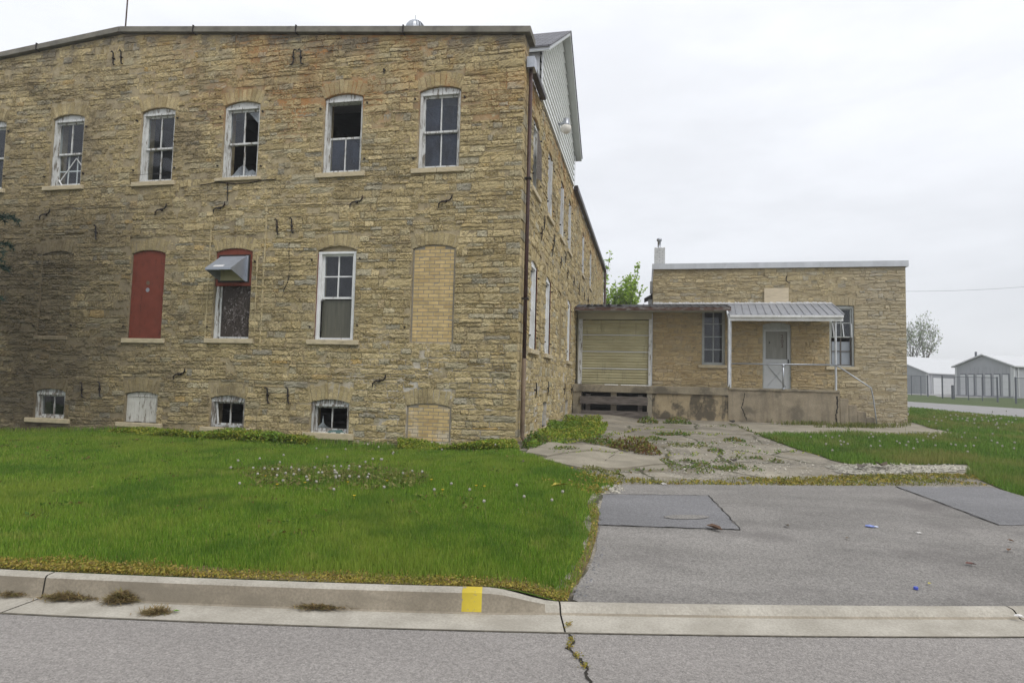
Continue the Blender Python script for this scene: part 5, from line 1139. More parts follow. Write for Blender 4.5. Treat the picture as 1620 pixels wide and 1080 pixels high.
# dead margin on the right rim of the lawn
MG = g_([(890, 950), (915, 925), (934, 886), (944, 850), (948, 815), (945, 800), (930, 800), (936, 830), (928, 865), (908, 905), (880, 940)]); a, c = sample(MG, lambda x, y, d: 2600*np.clip(.6+.6*nz(x, y, 64, 2), .1, 1), 2600, 65)
leaves('stonecrop', a, c, H(a, c)+.015+.03*np.random.default_rng(66).random(len(a)), .015, M['stonecrop_yellow'], 67, kind='stuff'); drape('bare_soil', MG, .019, .2, M['verge'])
MG2 = g_([(842, 766), (870, 764), (905, 776), (948, 788), (978, 771), (985, 766), (960, 757), (925, 752), (900, 757), (925, 768), (890, 768)]); a, c = sample(MG2, lambda x, y, d: 2300*np.clip(.55+.6*nz(x, y, 68, 1.4), .1, 1), 2300, 69)
leaves('stonecrop', a, c, H(a, c)+.02+.05*np.random.default_rng(70).random(len(a)), .022, M['stonecrop_yellow'], 71, kind='stuff')
# stonecrop mounds along the foundation
def mound(poly, dens, hmax, size, mat, seed, nseed, k=1.0):
    a, c = sample(poly, lambda x, y, d: dens*np.clip(.6+.55*nz(x, y, nseed, k), .05, 1), dens, seed); r = np.random.default_rng(seed+1)
    hh = hmax*np.clip(.45+.6*nz(a, c, nseed+1, k*.8), .12, 1); z = H(a, c)+.02+hh*np.sqrt(r.random(len(a))); return leaves('stonecrop', a, c, z, size, mat, seed+2, kind='stuff')
mound([(-12.6, 12.85), (-7.1, 12.85), (-7.0, 12.35), (-8.2, 11.9), (-10.2, 12.0), (-12.4, 12.4)], 8500, .50, .032, M['stonecrop'], 72, 80, .9)
mound([(-5.2, 12.85), (-2.62, 12.85), (-2.4, 12.2), (-3.4, 12.05), (-5.0, 12.4)], 7500, .42, .030, M['stonecrop'], 75, 83, .9)
mound(g_([(832, 714), (850, 690), (868, 678), (905, 664), (948, 668), (962, 676), (955, 690), (925, 700), (880, 704), (858, 708), (845, 714)]), 2600, .24, .032, M['stonecrop'], 86, 90, 1.6)
# individual weed clumps
def weed(c, rad, hgt, n, size, mat, seed, label, group='weeds in the broken yard', cat='weed'):
    r = np.random.default_rng(seed); root = empty('weed_clump', (c[0], c[1], float(H(*c))), label, cat, group); rr = rad*np.sqrt(r.random(n)); th = r.uniform(0, 2*math.pi, n); x = c[0]+rr*np.cos(th)*1.25; y = c[1]+rr*np.sin(th)*.8
    z = H(x, y)+.01+hgt*r.random(n)**.7*np.clip(1.1-(rr/rad)**2, .15, 1); leaves('foliage', x, y, z, size, mat, seed+1, root, up=.8)
    b = MB()
    for i in range(max(5, n//45)):
        j = r.integers(n); b.tube([(c[0]+(x[j]-c[0])*.4, c[1]+(y[j]-c[1])*.4, float(H(c[0], c[1]))-.01), (x[j], y[j], z[j]+.02)], [.006, .003], 4, cap=False)
    b.build('stem', M['stem'], root); return root
W = [((1000, 712), .38, .30, 900, .035, 'weed_red', 'bushy yellow green weed with reddish base beside the broken slabs'), ((1025, 718), .22, .20, 300, .032, 'weed_red', 'thin reddish weed at the right end of the bushy clump'), ((958, 703), .36, .16, 500, .032, 'weed', 'low green weed mat in front of the foundation stonecrop'), ((848, 706), .24, .26, 600, .034, 'weed', 'dark green weed at the foot of the warehouse downspout'),
     ((892, 714), .28, .10, 260, .03, 'weed', 'flat weed growing across the greyer slab by the corner'), ((1025, 669), .28, .2, 260, .04, 'weed', 'weed tuft under the right end of the dock planks'), ((1072, 670), .36, .22, 320, .04, 'weed', 'weed tuft spreading on the concrete before the dark dock wall'), ((1052, 688), .20, .07, 120, .035, 'weed', 'small low weed patch left of the longer one in mid yard'),
     ((1075, 688), .24, .08, 160, .035, 'weed', 'green weed patch in the middle of the concrete yard'), ((1030, 695), .3, .07, 140, .035, 'weed', 'narrow weed line in a yard crack behind the bushy clump'), ((1094, 706), .4, .05, 160, .03, 'dry', 'long grassy strip in a concrete joint'), ((1162, 698), .24, .09, 130, .035, 'weed', 'weed tuft by the lawn side of the concrete yard'),
     ((950, 750), .3, .09, 300, .025, 'dry', 'yellowish weed on the lawn tip beside the driveway edge'), ((1132, 714), .14, .06, 70, .03, 'weed', 'tiny weed in the yard joint right of centre'), ((1200, 664), .5, .14, 200, .04, 'dry', 'grassy weeds along the foot of the porch wall'), ((1180, 666), .3, .12, 120, .04, 'dry', 'grass tuft at the crack in the porch wall'), ((1320, 664), .25, .3, 160, .04, 'weed', 'upright weed in the gap between porch and steps')]
for i, (p, rad, hgt, n, sz, mk, lb) in enumerate(W): weed(gnd(*p), rad, hgt, n, sz, M['dry_grass'] if mk == 'dry' else M[mk], 200+3*i, lb)
for i, p in enumerate([(1051, 731), (1062, 736), (1068, 741), (1088, 730), (1107, 733), (1112, 737), (1095, 741), (1141, 731), (1131, 742), (1145, 741), (1157, 742), (1166, 739), (1113, 747), (1154, 745), (1192, 744), (1196, 726), (1227, 731), (1170, 726)]):
    weed(gnd(*p), .11+.05*((i*7) % 5)/5, .07, 70, .022, M['weed'], 300+3*i, 'small dark green weed tuft in the gravel behind the driveway', 'tufts in the gravel')
for i, L in enumerate([[(1030, 686), (1075, 683), (1120, 690), (1150, 688)], [(1000, 700), (1090, 705), (1150, 702), (1190, 708)], [(1060, 722), (1180, 718), (1262, 716), (1300, 721)], [(1110, 676), (1165, 674), (1205, 690), (1240, 703)], [(870, 719), (900, 719.5), (960, 718.5), (985, 719)], [(930, 746), (990, 748), (1060, 746), (1120, 752)], [(960, 690), (1000, 682), (1060, 676)]]):
    P_ = [gnd(*p) for p in L]; r = np.random.default_rng(500+i); x = []; y = []
    for (xa, ya), (xb, yb) in zip(P_[:-1], P_[1:]):
        m = int(math.hypot(xb-xa, yb-ya)*90); t = r.random(m); t = t[(np.sin(t*19+i)+r.normal(0, .5, m)) > .1]; x += list(xa+(xb-xa)*t+r.normal(0, .05, len(t))); y += list(ya+(yb-ya)*t+r.normal(0, .07, len(t)))
    x, y = np.array(x), np.array(y); leaves('crack_weed', x, y, H(x, y)+.015+.05*r.random(len(x)), .028, M['weed'] if i % 2 else M['stonecrop'], 520+i, kind='stuff', up=.8)
# weeds in the road crack and gutter
for i, p in enumerate([(900, 990), (904, 1014), (901, 1024), (913, 1040), (925, 1056)]):
    c = flat(*p); r = np.random.default_rng(400+i); n = 60; x = c[0]+r.normal(0, .012, n); y = c[1]+r.normal(0, .02, n); o = leaves('crack_weed', x, y, .01+.015*r.random(n), .008, M['stonecrop_yellow'], 410+i); tag(o, 'tiny yellow green weed growing in the crack across gutter and road', 'weed', 'weeds in the road crack')
def clump(p, rad, hgt, n, lb, asp=1.6):
    c = flat(*p); seed = int(p[0]); r = np.random.default_rng(seed); x = c[0]+r.normal(0, rad*asp/2, n); y = c[1]+.22*(x-c[0])+r.normal(0, rad/2.4, n); z = .004+.6*hgt*np.exp(-(((x-c[0])/rad/asp)**2+((y-c[1])/rad)**2)*1.5)*r.random(n)
    z = np.maximum(z, np.where(y > gy(x)+.0, .006, .004)); az = r.uniform(0, 6.28, n); el = r.uniform(-.2, .5, n); L = .055*r.uniform(.5, 1.3, n); d = np.stack([np.cos(az)*np.cos(el), np.sin(az)*np.cos(el), np.sin(el)], 1)*L[:, None]; s = np.stack([-np.sin(az), np.cos(az), az*0], 1)*.003
    C = np.stack([x, y, z], 1); V = np.stack([C-s, C+s, C+d+s*.4, C+d-s*.4], 1); V[..., 2] = np.maximum(V[..., 2], .004); t = np.repeat(r.random((n, 3)), 4, 0)
    o = mesh_np('grass_clippings', V.reshape(-1, 3), [np.arange(4*n).reshape(n, 4)], [M['clippings']], None, None, t); tag(o, lb, 'grass clump', 'dead grass clumps in the gutter')
clump((105, 946), .075, .05, 700, 'long flat clump of brown grass clippings against the kerb', 2.2); clump((192, 950), .085, .11, 900, 'taller dark heap of dead grass in the gutter', 1.2); clump((247, 969), .06, .035, 500, 'small tan clump of clippings out on the gutter pan', 1.3); clump((505, 961), .06, .03, 420, 'thin brown clump of clippings halfway along the kerb', 2.4); clump((20, 941), .05, .02, 160, 'few brown clippings at the kerb joint', 2)
# dandelion clocks
def dandelion_mesh(seed, hgt):
    r = np.random.default_rng(seed); V = []; F = []; R_ = .0165; lean = r.normal(0, .15, 2)*hgt; c = np.array([lean[0], lean[1], hgt]); n = 90
    for i in range(n):
        d = r.normal(0, 1, 3); d /= np.linalg.norm(d); s = np.cross(d, r.normal(0, 1, 3)); s /= np.linalg.norm(s); t = np.cross(d, s); k = len(V); e = c+d*R_*r.uniform(.75, 1.05); w_ = .0065
        V += [e+s*w_, e+t*w_, e-s*w_, e-t*w_]; F.append((k, k+1, k+2, k+3))
    k = len(V); w_ = .0022
    V += [np.array([-w_, 0, -.02]), np.array([w_, 0, -.02]), c+[w_, 0, 0], c-[w_, 0, 0], np.array([0, -w_, -.02]), np.array([0, w_, -.02]), c+[0, w_, 0], c-[0, w_, 0]]; F += [(k, k+1, k+2, k+3), (k+4, k+5, k+6, k+7)]
    me = bpy.data.meshes.new('dandelion'); me.from_pydata([tuple(v) for v in V], [], F); me.materials.append(M['puff']); me.materials.append(M['stem']); me.polygons.foreach_set('material_index', [0]*(len(F)-2)+[1, 1]); return me
DM = [dandelion_mesh(i, h) for i, h in enumerate((.10, .14, .17, .21, .25))]
def dandelion(c, lb, grp, s=1.):
    o = bpy.data.objects.new('dandelion', random.choice(DM)); COL.objects.link(o); o.location = (c[0], c[1], float(H(*c))+.01); o.rotation_euler = (0, 0, random.uniform(0, 6.3)); o.scale = (s,)*3; tag(o, lb, 'dandelion', grp)
random.seed(21)
pts = [(442.6, 741), (450, 741), (472, 748.5), (466, 761), (459, 764), (428, 753), (507, 740), (530, 759), (529, 763), (539.6, 757.5), (550.6, 747.6), (574, 747), (583, 756.5), (589.6, 748), (602.6, 749), (604, 749), (567, 766), (550.6, 770), (530.6, 771), (526.6, 789), (651.7, 751), (635, 759.7), (665.6, 761), (714, 772.6), (688.8, 788.6), (604.8, 784.7), (378, 752), (399, 755), (376, 760), (378, 778.5), (407, 756), (421, 742)]
for i in range(20): pts.append((random.gauss(480, 55), random.gauss(764, 9)))
for p in pts: dandelion(gnd(p[0], p[1]+6), 'white dandelion clock in the weedy patch in mid lawn', 'dandelion clocks in the lawn patch')
for p in [(500, 714), (547, 722), (579, 721), (607, 722), (622, 725), (621, 723), (698, 720), (790, 718), (873, 802), (888, 798), (820, 800), (771, 826), (742, 790), (830, 803)]: dandelion(gnd(p[0], p[1]+4), 'lone white dandelion clock on the mown lawn', 'scattered dandelion clocks on the left lawn')
for i in range(46): dandelion(gnd(random.gauss(1555, 42), random.gauss(675, 7)), 'white dandelion clock in the far grass beyond the path', 'dandelion clocks beyond the path', 1.5)
for i in range(60):
    p = (random.uniform(1260, 1610), random.uniform(693, 728))
    if inside(R1, *[np.array([k]) for k in gnd(*p)])[0]: dandelion(gnd(*p), 'white dandelion clock on the grass between path and driveway', 'dandelion clocks between path and driveway', 1.25)
DY = bpy.data.meshes.new('dandelion_flower'); bm = bmesh.new(); bmesh.ops.create_cone(bm, segments=10, radius1=.006, radius2=.019, depth=.012, cap_ends=True)
for v in bm.verts: v.co.z += .05
bmesh.ops.create_cone(bm, segments=5, radius1=.002, radius2=.002, depth=.06, cap_ends=True); bm.to_mesh(DY); bm.free(); DY.materials.append(simple('dandelion_yellow', (.62,.42,.02), .8, .1, 60))
for p in [(482, 773), (550, 772), (682, 768), (753, 778), (766, 779), (612, 770), (644, 762), (700, 785), (438, 776), (420, 700+62), (905, 748), (560, 795)]:
    c = gnd(*p); o = bpy.data.objects.new('dandelion_flower', DY); COL.objects.link(o); o.location = (c[0], c[1], float(H(*c))+.03); tag(o, 'small yellow dandelion flower open in the left lawn', 'dandelion', 'yellow dandelions in the left lawn')
# weedy stalks in the dandelion patch
PT = g_([(372, 760), (430, 742), (520, 738), (620, 745), (690, 762), (640, 780), (520, 786), (420, 784)]); a, c = sample(PT, lambda x, y, d: 260*np.clip(.5+.8*nz(x, y, 95, 1.3), .05, 1), 260, 96); blades('dry_grass', a, c, .17, .006, M['dry_grass'], 97, lean=.5); a, c = sample(PT, lambda x, y, d: 700*np.clip(.5+.8*nz(x, y, 95, 1.3), .05, 1), 700, 98); leaves('weed_mat', a, c, H(a, c)+.05+.06*np.random.default_rng(1).random(len(a)), .03, M['dry_grass'], 99, kind='stuff')
# ------------------------------------------------------------------ litter
def leaf_thing(p, L, col, lb, z=None, cat='dead leaf', name='dead_leaf'):
    c = flat(*p, 0) if z == 0 else gnd(*p); zz = .006 if z == 0 else float(H(*c))+.03; a = random.uniform(0, 6); b = MB(); u = (math.cos(a)*L, math.sin(a)*L); v = (-math.sin(a)*L*.4, math.cos(a)*L*.4)
    q = lambda s, t, h: (c[0]+u[0]*s+v[0]*t, c[1]+u[1]*s+v[1]*t, zz+h*L)
    b.poly([q(-.5, 0, .05), q(-.15, -.5, .16), q(0, 0, .04)]); b.poly([q(-.5, 0, .05), q(0, 0, .04), q(-.15, .5, .2)]); b.poly([q(0, 0, .04), q(-.15, -.5, .16), q(.25, -.4, .2), q(.5, 0, .1)]); b.poly([q(0, 0, .04), q(.5, 0, .1), q(.25, .4, .12), q(-.15, .5, .2)])
    tag(b.build(name, simple('leaf_'+str(int(p[0])), col, .8, .2, 40)), lb, cat)
leaf_thing((1536, 898), .10, (.14,.07,.06), 'long reddish brown leaf lying on the driveway'); leaf_thing((1596, 875), .09, (.13,.065,.03), 'brown curled leaf near the right end of the driveway'); leaf_thing((1599, 860), .07, (.15,.08,.04), 'smaller brown leaf behind the curled one'); leaf_thing((1471, 929), .06, (.34,.30,.07), 'small yellow leaf beside the blue bottle cap'); leaf_thing((1341, 856), .07, (.12,.09,.06), 'dark twiggy leaf in the middle of the driveway')
leaf_thing((1130, 841), .22, (.12,.075,.05), 'brown curled bark at the edge of the asphalt patch', cat='bark piece', name='bark_piece'); leaf_thing((1245, 836), .10, (.12,.10,.075), 'flat brown leaf in the centre of the driveway'); leaf_thing((279, 968), .05, (.12,.26,.03), 'bright green leaf in the gutter beside the clippings', 0); leaf_thing((1158, 670), .45, (.06,.055,.05), 'dark broken stick on the concrete below the porch', cat='stick', name='stick'); leaf_thing((884, 773), .24, (.38,.30,.06), 'yellow flattened scrap on the bare lawn edge', cat='scrap', name='scrap'); leaf_thing((826, 734), .18, (.12,.10,.075), 'grey brown dead leaf on the lawn by the corner'); leaf_thing((1160, 733), .32, (.06,.05,.045), 'dark rotten wood chip in the gravel', cat='wood chip', name='wood_chip'); leaf_thing((1394, 741), .5, (.13,.10,.07), 'brown dead plank piece on the pale limestone', cat='wood chip', name='wood_chip'); leaf_thing((1365, 743), .4, (.10,.085,.07), 'dark bark strip left of the plank piece on limestone', cat='bark piece', name='bark_piece')
def cap(p, r_, h, col, lb, name, cat, z0=None):
    c = gnd(*p); zz = float(H(*c))+.022; b = MB(); b.lathe((c[0], c[1], zz), [(r_, 0), (r_*1.02, h*.7), (r_*.9, h), (r_*.6, h*1.02)], 14); tag(b.build(name, simple(name+str(int(p[0])), col, .4, .05, 30, spec=.5), smooth=False), lb, cat)
cap((1449, 936), .017, .02, (.05,.08,.42), 'small blue bottle cap on the driveway near the apron', 'bottle_cap', 'bottle cap')
def crumple(p, s, col, lb, name, cat, onroad=None):
    c = gnd(*p) if onroad is None else flat(*p, onroad); zz = (float(H(*c))+.02) if onroad is None else onroad; r = np.random.default_rng(int(p[0])); bm = bmesh.new(); bmesh.ops.create_icosphere(bm, subdivisions=2, radius=s)
    for v in bm.verts: v.co = Vector((v.co.x*1.5, v.co.y, max(v.co.z*.55, -s*.3)))*float(r.uniform(.65, 1.2)); v.co += Vector((c[0], c[1], zz+s*.3))
    me = bpy.data.meshes.new(name); bm.to_mesh(me); bm.free(); tag(link(name, me, simple(name+str(int(p[0])), col, .5, .25, 60), None), lb, cat)
crumple((1376, 836), .03, (.20,.25,.52), 'crumpled blue and white wrapper in the middle of the driveway', 'wrapper', 'wrapper'); crumple((1385, 836.5), .018, (.5,.55,.7), 'pale torn corner beside the blue wrapper', 'paper_scrap', 'paper scrap'); crumple((1453, 846), .018, (.6,.58,.55), 'small white pebble right of the blue wrapper', 'pebble', 'pebble'); crumple((1612, 975), .022, (.62,.60,.58), 'crumpled white paper on the apron at the right edge', 'paper_ball', 'paper', .03); crumple((1050, 768), .03, (.45,.43,.40), 'pale chip on the far edge of the driveway', 'pebble', 'pebble')
# loose aggregate at the driveway's broken left end
r = np.random.default_rng(77); V = []; F = []
def stones(poly, dens, smin, smax, seed):
    a, c = sample(poly, lambda x, y, d: dens+0*x, dens, seed); V = []; F = []; r = np.random.default_rng(seed)
    for x, y in zip(a, c):
        s = r.uniform(smin, smax); k = len(V); z = float(H(x, y))+.016; q = r.uniform(.6, 1.2, 5)*s; V += [(x-q[0], y-q[1]*.7, z), (x+q[2], y-q[3]*.6, z), (x+q[1]*.8, y+q[4]*.8, z), (x-q[3]*.7, y+q[0]*.7, z), (x+r.uniform(-.3, .3)*s, y+r.uniform(-.3, .3)*s, z+s*r.uniform(.5, 1.1))]; F += [(k, k+1, k+4), (k+1, k+2, k+4), (k+2, k+3, k+4), (k+3, k, k+4)]
    return V, F
for poly, dn, s0, s1, sd, mt in ((g_([(950, 772), (978, 768), (990, 776), (975, 783), (955, 784)]), 500, .012, .035, 78, 'gravel'), (g_([(905, 945), (935, 900), (948, 865), (958, 868), (945, 905), (925, 948)]), 450, .006, .016, 79, 'patch'), (GRV, 120, .012, .04, 80, 'gravel'), (g_([(1050, 725), (1230, 725), (1300, 735), (1290, 752), (1060, 755)]), 60, .010, .026, 81, 'gravel'), (g_([(1035, 700), (1190, 690), (1260, 712), (1200, 722), (1060, 722)]), 22, .012, .03, 82, 'gravel')):
    V, F = stones(poly, dn, s0, s1, sd)
    if F: o = mesh_np('gravel', V, [np.array(F)], [M[mt]]); o['kind'] = 'stuff'
# ------------------------------------------------------------------ trees
def limbs(b, p, d, L, r, lev, rnd, tips, spread, up, minr=.012, seg=4):
    pts = [Vector(p)]; rad = [r]; dd = Vector(d).normalized()
    for i in range(seg):
        dd = (dd+Vector((rnd.gauss(0, .12), rnd.gauss(0, .12), rnd.gauss(0, .08)+up))).normalized(); pts.append(pts[-1]+dd*L/seg); rad.append(max(r*(1-.5*(i+1)/seg), minr))
        if lev <= 1: tips.append((pts[-1].copy(), dd.copy()))
    b.tube(pts, rad, 7 if r > .05 else 5)
    if lev > 0:
        for q in range(rnd.randint(3, 4)):
            i = rnd.randint(1, seg); a = rnd.uniform(0, 6.28); side = Vector((math.cos(a), math.sin(a), rnd.uniform(-.1, .5))); nd = (dd*(1-spread)+side*spread).normalized(); limbs(b, pts[i], nd, L*rnd.uniform(.55, .8), rad[i]*.62, lev-1, rnd, tips, spread, up, minr, seg)
def tree(name, base, label, trunk_h, r0, stems, slen, lev, spread, up, leaf, nleaf, scat, mat, seed, cat='tree', lean=.3):
    rnd = random.Random(seed); root = empty(name, base, label, cat); b = MB(); tips = []; top = Vector(base)+Vector((0, 0, trunk_h)); b.tube([Vector(base)-Vector((0, 0, .3)), Vector(base)+Vector((.02, 0, trunk_h*.5)), top], [r0*1.25, r0, r0*.85], 9)
    for s in range(stems):
        a = s*2*math.pi/stems+rnd.uniform(-.3, .3); limbs(b, top-Vector((0, 0, rnd.uniform(0, trunk_h*.25))), Vector((math.cos(a)*lean, math.sin(a)*lean, 1)), slen*rnd.uniform(.75, 1.1), r0*.6, lev, rnd, tips, spread, up)
    b.build('trunk', M['bark'], root, smooth=True); r = np.random.default_rng(seed); k = r.integers(0, len(tips), nleaf); C = np.array([tips[i][0] for i in k])-np.array([tips[i][1] for i in k])*r.uniform(0, scat*2.2, (nleaf, 1))+r.normal(0, scat, (nleaf, 3))
    leaves('crown', C[:, 0], C[:, 1], C[:, 2], leaf, mat, seed+1, root, up=.1); return root
yx, yy_ = -1.75, 42.0; tree('young_tree', (yx, yy_, float(H(yx, yy_))), 'bright green young tree rising behind the dock roof', 2.5, .08, 9, 3.0, 2, .32, .30, .13, 6000, .10, M['tree_leaf'], 5, lean=.25)
fx, fy, _ = on_y(1446, 600, 108); tree('far_tree', (fx, fy, float(H(fx, fy))), 'tall vase shaped tree with sparse green leaves behind the grey sheds', 2.0, .20, 7, 5.6, 3, .40, .16, .20, 1500, .24, M['far_leaf'], 9, lean=.60)
# spruce at the left edge
sx, sy_ = -14.95, 9.5; sp = empty('spruce_tree', (sx, sy_, float(H(sx, sy_))), 'dark green spruce whose branch tips reach in at the left edge', 'tree'); b = MB(); b.tube([(sx, sy_, -.2), (sx, sy_, 4), (sx+.05, sy_, 9.6)], [.2, .14, .02], 9); NV = []; r = np.random.default_rng(15); rr_ = random.Random(15)
def bough(z, L, a, droop=.12):
    p = Vector((sx, sy_, z)); d = Vector((math.cos(a), math.sin(a), .12)); pts = []
    for i in range(9):
        t = i/8; pts.append(p+d*L*t+Vector((0, 0, -droop*L*t*t+.10*L*max(0, t-.7))))
    b.tube(pts, [.03*(1-.85*i/8)+.003 for i in range(9)], 5)
    for i in range(1, 9):
        for s in (-1, 1):
            tl = L*.32*(1.05-i/9)+.14; side = Vector((-math.sin(a)*s, math.cos(a)*s, -.55)); dr = (d*.65+side*.75).normalized(); e = pts[i]+dr*tl; b.tube([pts[i], e], [.007, .003], 4, cap=False)
            for q in range(int(tl/.0045)): NV.append((pts[i]+dr*tl*rr_.random(), dr))
    for q in range(int(L/.004)):
        t = rr_.random(); i = int(t*8); NV.append((pts[i].lerp(pts[min(i+1, 8)], t*8-i), d))
for z, L in ((2.55, 1.6), (3.1, 2.36), (3.25, 2.2), (3.75, 2.42), (4.0, 2.46), (4.3, 2.1), (4.85, 2.1), (5.2, 1.7), (5.7, 1.5), (6.3, 1.3), (7, 1.05), (7.8, .8), (8.6, .5)):
    m = 7 if L > 1 else 5
    for q in range(m): bough(z+rr_.uniform(-.1, .1), L*(1 if q == 0 else rr_.uniform(.75, .98)), q*2*math.pi/m+(rr_.uniform(-.12, .12) if q == 0 else rr_.uniform(-.3, .3)))
b.build('trunk', M['bark'], sp, smooth=True); n = len(NV); C = np.array([v[0] for v in NV]); Dn = np.array([v[1] for v in NV])*.7+r.normal(0, .55, (n, 3)); Dn /= np.linalg.norm(Dn, axis=1)[:, None]; S_ = np.cross(Dn, r.normal(0, 1, (n, 3))); S_ /= np.linalg.norm(S_, axis=1)[:, None]; Ln = r.uniform(.06, .12, (n, 1))
V = np.stack([C-S_*.008, C+S_*.008, C+Dn*Ln+S_*.003, C+Dn*Ln-S_*.003], 1).reshape(-1, 3); mesh_np('crown', V, [np.arange(4*n).reshape(n, 4)], [M['needle']], sp, None, np.repeat(r.random((n, 3)), 4, 0))
# ------------------------------------------------------------------ far sheds, fence, wire
U_ = Vector((.80, .60)); W_ = Vector((-.60, .80))
def shed(label, R, wid, length, zb, ze, za, doors, name='metal_shed'):
    R = Vector(R); root = empty(name, (R.x, R.y, zb), label, 'shed', 'grey metal sheds across the far road'); L_ = R+W_*wid; q = lambda u, w, z: ((R+U_*u+W_*w).x, (R+U_*u+W_*w).y, z)
    b = MB(); pr = [(0, zb-.4), (wid, zb-.4), (wid, ze), (wid/2, za), (0, ze)]; b.prism(pr, lambda w, z: q(0, w, z), lambda w, z: q(length, w, z))
    for i in range(int(wid/.3)): w = .15+i*.3; b.hexa([q(-.02, w, zb), q(-.001, w, zb), q(-.001, w+.05, zb), q(-.02, w+.05, zb), q(-.02, w, ze-.05), q(-.001, w, ze-.05), q(-.001, w+.05, ze-.05), q(-.02, w+.05, ze-.05)])
    b.build('wall', M['tin_shed'], root); b = MB(); o = .22; t = .12; sl = (za-ze)/(wid/2)
    for s in (0, 1):
        e = -o if s == 0 else wid+o; ze2 = ze-sl*o; b.hexa([q(-o, e, ze2+.02), q(length+o, e, ze2+.02), q(length+o, wid/2, za+.02), q(-o, wid/2, za+.02), q(-o, e, ze2+t), q(length+o, e, ze2+t), q(length+o, wid/2, za+t), q(-o, wid/2, za+t)])
    b.build('roof', M['tin_white'], root); b = MB()
    for w in (0.0, wid-.16): b.hexa([q(-.05, w, zb), q(-.021, w, zb), q(-.021, w+.16, zb), q(-.05, w+.16, zb), q(-.05, w, ze), q(-.021, w, ze), q(-.021, w+.16, ze), q(-.05, w+.16, ze)])
    b.hexa([q(0, -.05, zb), q(.16, -.05, zb), q(.16, -.001, zb), q(0, -.001, zb), q(0, -.05, ze), q(.16, -.05, ze), q(.16, -.001, ze), q(0, -.001, ze)]); b.hexa([q(.6, -.07, zb), q(.72, -.07, zb), q(.72, -.001, zb), q(.6, -.001, zb), q(.6, -.07, ze), q(.72, -.07, ze), q(.72, -.001, ze), q(.6, -.001, ze)])
    b.build('corner_trim', M['tin_white'], root)
    for kind, a, w2, h in doors:
        b = MB()
        if kind == 'end': P_ = lambda u, z, d: q(-d, u, z)
        else: P_ = lambda u, z, d: q(u, -d, z)
        nrow = max(3, int(h/.45))
        for i in range(nrow): z0, z1 = zb+h*i/nrow+.01, zb+h*(i+1)/nrow; b.hexa([P_(a, z0, .022), P_(a+w2, z0, .022), P_(a+w2, z0, .04), P_(a, z0, .04), P_(a, z1, .022), P_(a+w2, z1, .022), P_(a+w2, z1, .04), P_(a, z1, .04)])
        dd = b.build('roller_door', simple('roller_door_white', (.58,.59,.60), .6, .04, 3), root); b = MB(); b.hexa([P_(a-.06, zb, .022), P_(a-.005, zb, .022), P_(a-.005, zb, .06), P_(a-.06, zb, .06), P_(a-.06, zb+h+.08, .022), P_(a-.005, zb+h+.08, .022), P_(a-.005, zb+h+.08, .06), P_(a-.06, zb+h+.08, .06)])
        b.hexa([P_(a, zb+h+.01, .022), P_(a+w2, zb+h+.01, .022), P_(a+w2, zb+h+.01, .06), P_(a, zb+h+.01, .06), P_(a, zb+h+.08, .022), P_(a+w2, zb+h+.08, .022), P_(a+w2, zb+h+.08, .06), P_(a, zb+h+.08, .06)]); b.build('frame', simple('door_shadow_trim', (.16,.17,.19), .7, .05, 3), dd)
    return root
R2p = on_y(1603.5, 627, 58); zb2 = R2p[2]
def fitw(R, target):
    lo, hi = .5, 40
    for _ in range(40):
        m = (lo+hi)/2; p = Vector(R[:2])+W_*m
        if proj(p.x, p.y, R[2])[0] > target: lo = m
        else: hi = m
    return lo
w2 = fitw(R2p, 1512); ze2 = on_y(1603.5, 579, 58)[2]; dw = (w2-.5)/6
shed('grey metal shed with a gable row of six narrow white roller doors', R2p[:2], w2, 26, zb2, ze2, ze2+ (w2/2)*.42, [('end', .32+i*dw, dw*.62, (ze2-zb2)*.72) for i in range(6)]+[('side', 4.5+i*2.2, 1.2, (ze2-zb2)*.72) for i in range(4)])
R1p = on_y(1468, 624, 78); zb1 = R1p[2]; ze1 = on_y(1468, 590, 78)[2]; shed('lower grey shed with white roof and wide garage door, half hidden by the annex', R1p[:2], 9.5, 24, zb1, ze1, ze1+2.0, [('side', .9, 4.6, (ze1-zb1)*.80), ('side', 7.0, 3.0, (ze1-zb1)*.80)])
b = MB(); q = on_y(1544, 566, 64); b.tube([(q[0], q[1], q[2]-1), (q[0], q[1], q[2]+.55)], .09, 8); tag(b.build('vent_pipe', M['fence']), 'short dark vent pipe standing on the shed roof slope', 'vent pipe')
M['chain'] = None
def chain():
    m = bpy.data.materials.new('chain_link'); m.use_nodes = True; nt = m.node_tree; nt.nodes.clear(); g = G(nt); out = g.n('ShaderNodeOutputMaterial'); tr = g.n('ShaderNodeBsdfTransparent'); df = g.n('ShaderNodeBsdfDiffuse'); df.inputs[0].default_value = (.12,.13,.15,1); mx = g.n('ShaderNodeMixShader'); mx.inputs[0].default_value = .16
    nt.links.new(tr.outputs[0], mx.inputs[1]); nt.links.new(df.outputs[0], mx.inputs[2]); nt.links.new(mx.outputs[0], out.inputs[0]); return m
M['chain'] = chain()
